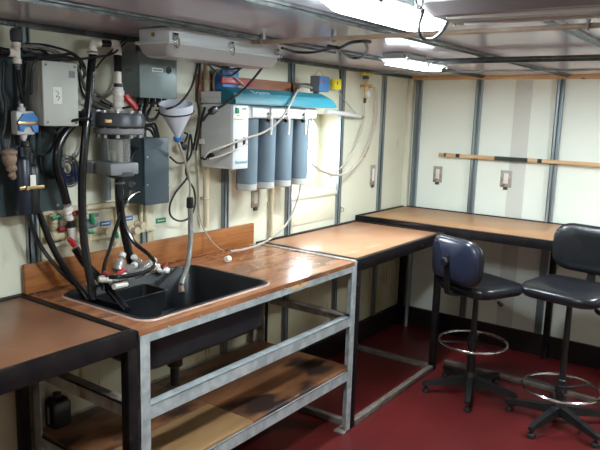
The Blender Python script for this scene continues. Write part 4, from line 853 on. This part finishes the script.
# ceiling cables near the window and the hanging hoop
zc_ = ZC - .05
def ctag(pts, r, label, mt='cable'):
    P = [atz(px, py, z_) for px, py, z_ in pts]; o = obj('cable', MB().tube(P, r, n=8), mt, base=P[0]); return tag(o, label, 'cable')
cable('cable', 'black cable running from the unlit lamp to the knot under the ceiling', [tuple(atz(282, 48, 1.975)), tuple(atz(295, 52, 1.972)), tuple(atz(312, 52.5, 1.972)), tuple(atz(325, 50, 1.975)), tuple(atz(336, 47, 1.98))], .006)
cable('cable', 'black cable dropping from the ceiling knot to the yellow box', [tuple(atz(336, 47, 1.978)), tuple(atz(338, 54, 1.975)), (340, 66, -.10), (340.5, 79, -.045)], .007)
cable('cable', 'black cable curling right of the ceiling knot', [tuple(atz(336, 47, 1.976)), tuple(atz(344, 54, 1.972)), tuple(atz(352, 58, 1.97)), tuple(atz(362, 57, 1.97)), tuple(atz(367, 50, 1.972)), tuple(atz(365, 42, 1.975))], .006)
cable('cable', 'black cable passing from the ceiling knot up to the tan pipe', [tuple(atz(328, 46, 1.976)), tuple(atz(340, 48, 1.972)), tuple(atz(350, 43, 1.972)), tuple(atz(362, 41, 1.972)), tuple(atz(370, 42, 1.975))], .007)
q = at(336, 47, -.30)
P = [at(p, q_, -1.618) for p, q_ in ((430, -6), (424, 10), (419, 26), (421, 36), (428, 40), (438, 36), (446, 25), (449, 16), (450, 8))]
o = obj('cable', MB().tube(P, .005, n=8), 'cable', base=P[0]); tag(o, 'black cable hanging in a hoop in front of the larger glowing lamp', 'cable')

# ------------------------------------------------------------------ things in the sink
def bottle_small(px, py, Y, ax, label, r=.028, L=.085):
    c = at(px, py, Y); t = thing('clear_flask', label, 'flask', c)
    ax = Vector(ax).normalized()
    obj('flask_body', MB().lathe(c, ax, [(0, -L / 2), (r * .8, -L / 2), (r, -L * .42), (r, L * .12), (r * .45, L * .34), (r * .40, L / 2), (r * .33, L / 2), (r * .38, L * .33), (r * .9, L * .11), (r * .9, -L * .40), (0, -L * .42)], n=20), 'clear', t)
    obj('cap', MB().lathe(c + ax * L * .47, ax, [(0, 0), (r * .52, 0), (r * .55, .003), (r * .55, .016), (0, .018)], n=16), 'offwhite', t); return t
# a wire tray across the back of the sink carries them
t = thing('black_bin', 'open black bin standing in the back left part of the sink', 'bin', (1.03, -.25, .80))
obj('bin_shell', MB().loft([rrect(1.06, -.255, .12, .062, .02, .80), rrect(1.06, -.255, .14, .075, .02, .925), rrect(1.06, -.255, .146, .081, .022, .928), rrect(1.06, -.255, .135, .070, .018, .928), rrect(1.06, -.255, .118, .058, .018, .81)]), 'sink', t)
bottle_small(120, 264, -.24, (.5, .2, .8), 'clear flask standing leftmost among the ones in the sink', r=.026, L=.07)
bottle_small(129, 270, -.27, (1, .3, .35), 'clear flask lying in front within the sink group', r=.024, L=.07)
bottle_small(137, 263, -.22, (-.6, -.3, .7), 'clear flask leaning in the middle of the sink group', r=.024, L=.07)
bottle_small(147, 265, -.20, (.9, -.2, .4), 'clear flask tipped over at the right of the sink group', r=.022, L=.07)
bottle_small(141, 272, -.29, (1, -.3, .2), 'clear flask lying lowest under the looping hose', r=.020, L=.07)
def sink_valve(px, py, Y, ax, label, hm='darkred', hand=(0, 0, 1)):
    c = at(px, py, Y); t = ball_valve(label, c, ax, .058, .016, 'pvc', hm, (-.2, -.5, .85), hand=hand); return t
sink_valve(106, 279, -.29, (1, -.4, -.1), 'white valve with dark red handle at the left of the flasks in the sink', hand=(-.8, 0, .5))
sink_valve(119.5, 277, -.32, (1, -.3, .1), 'white valve with dark red handle in front of the flasks', hm='red', hand=(.8, 0, .3))
sink_valve(163, 270, -.165, (1, -.7, -.2), 'white valve with dark red handle right of the flasks on the back of the sink', hand=(.8, 0, .3))
c = at(121, 285, -.33); o = obj('pipe_stub', MB().cyl(c - Vector((.035, 0, 0)), c + Vector((.035, .01, -.004)), .012, n=14), 'pvc', base=c); tag(o, 'short white pipe stub lying below the front valve in the sink', 'pipe')
c = at(96, 274, -.12); c.z = H + .019
o = obj('elbow', MB().tube([c - Vector((.04, 0, 0)), c, c + Vector((.02, -.03, .0))], .016, n=12), 'pvc', base=c); tag(o, 'white elbow at the back left rim of the sink', 'pipe fitting')
c = at(152, 262, -.10); c.z = H + .018
o = obj('elbow', MB().tube([c - Vector((.04, 0, 0)), c, c + Vector((.035, -.01, .0))], .015, n=12), 'pvc', base=c); tag(o, 'white elbow on the bench behind the right flask', 'pipe fitting')

# black bottle on the lower shelf
c = atz(58, 424, .369)
t = thing('black_canister', 'small black canister with sloping shoulders on the lower shelf at the left', 'canister', (c.x, c.y, .369))
hx = .042
def sq(h, z_, r=.012): return rrect(c.x, c.y, h, h, r, .369 + z_)
obj('body', MB().loft([sq(hx * .95, 0), sq(hx, .006), sq(hx, .10), sq(hx * .72, .122), sq(hx * .5, .128, .01)]), 'bottle', t)
obj('cap', MB().lathe((c.x, c.y, .369 + .128), (0, 0, 1), [(0, 0), (.018, 0), (.018, .014), (0, .015)], n=18), 'black', t)
obj('front_ridge', B((c.x - hx - .002, c.y - .006, .385), (c.x - hx + .001, c.y + .006, .46), .0008), 'mgrey', t)
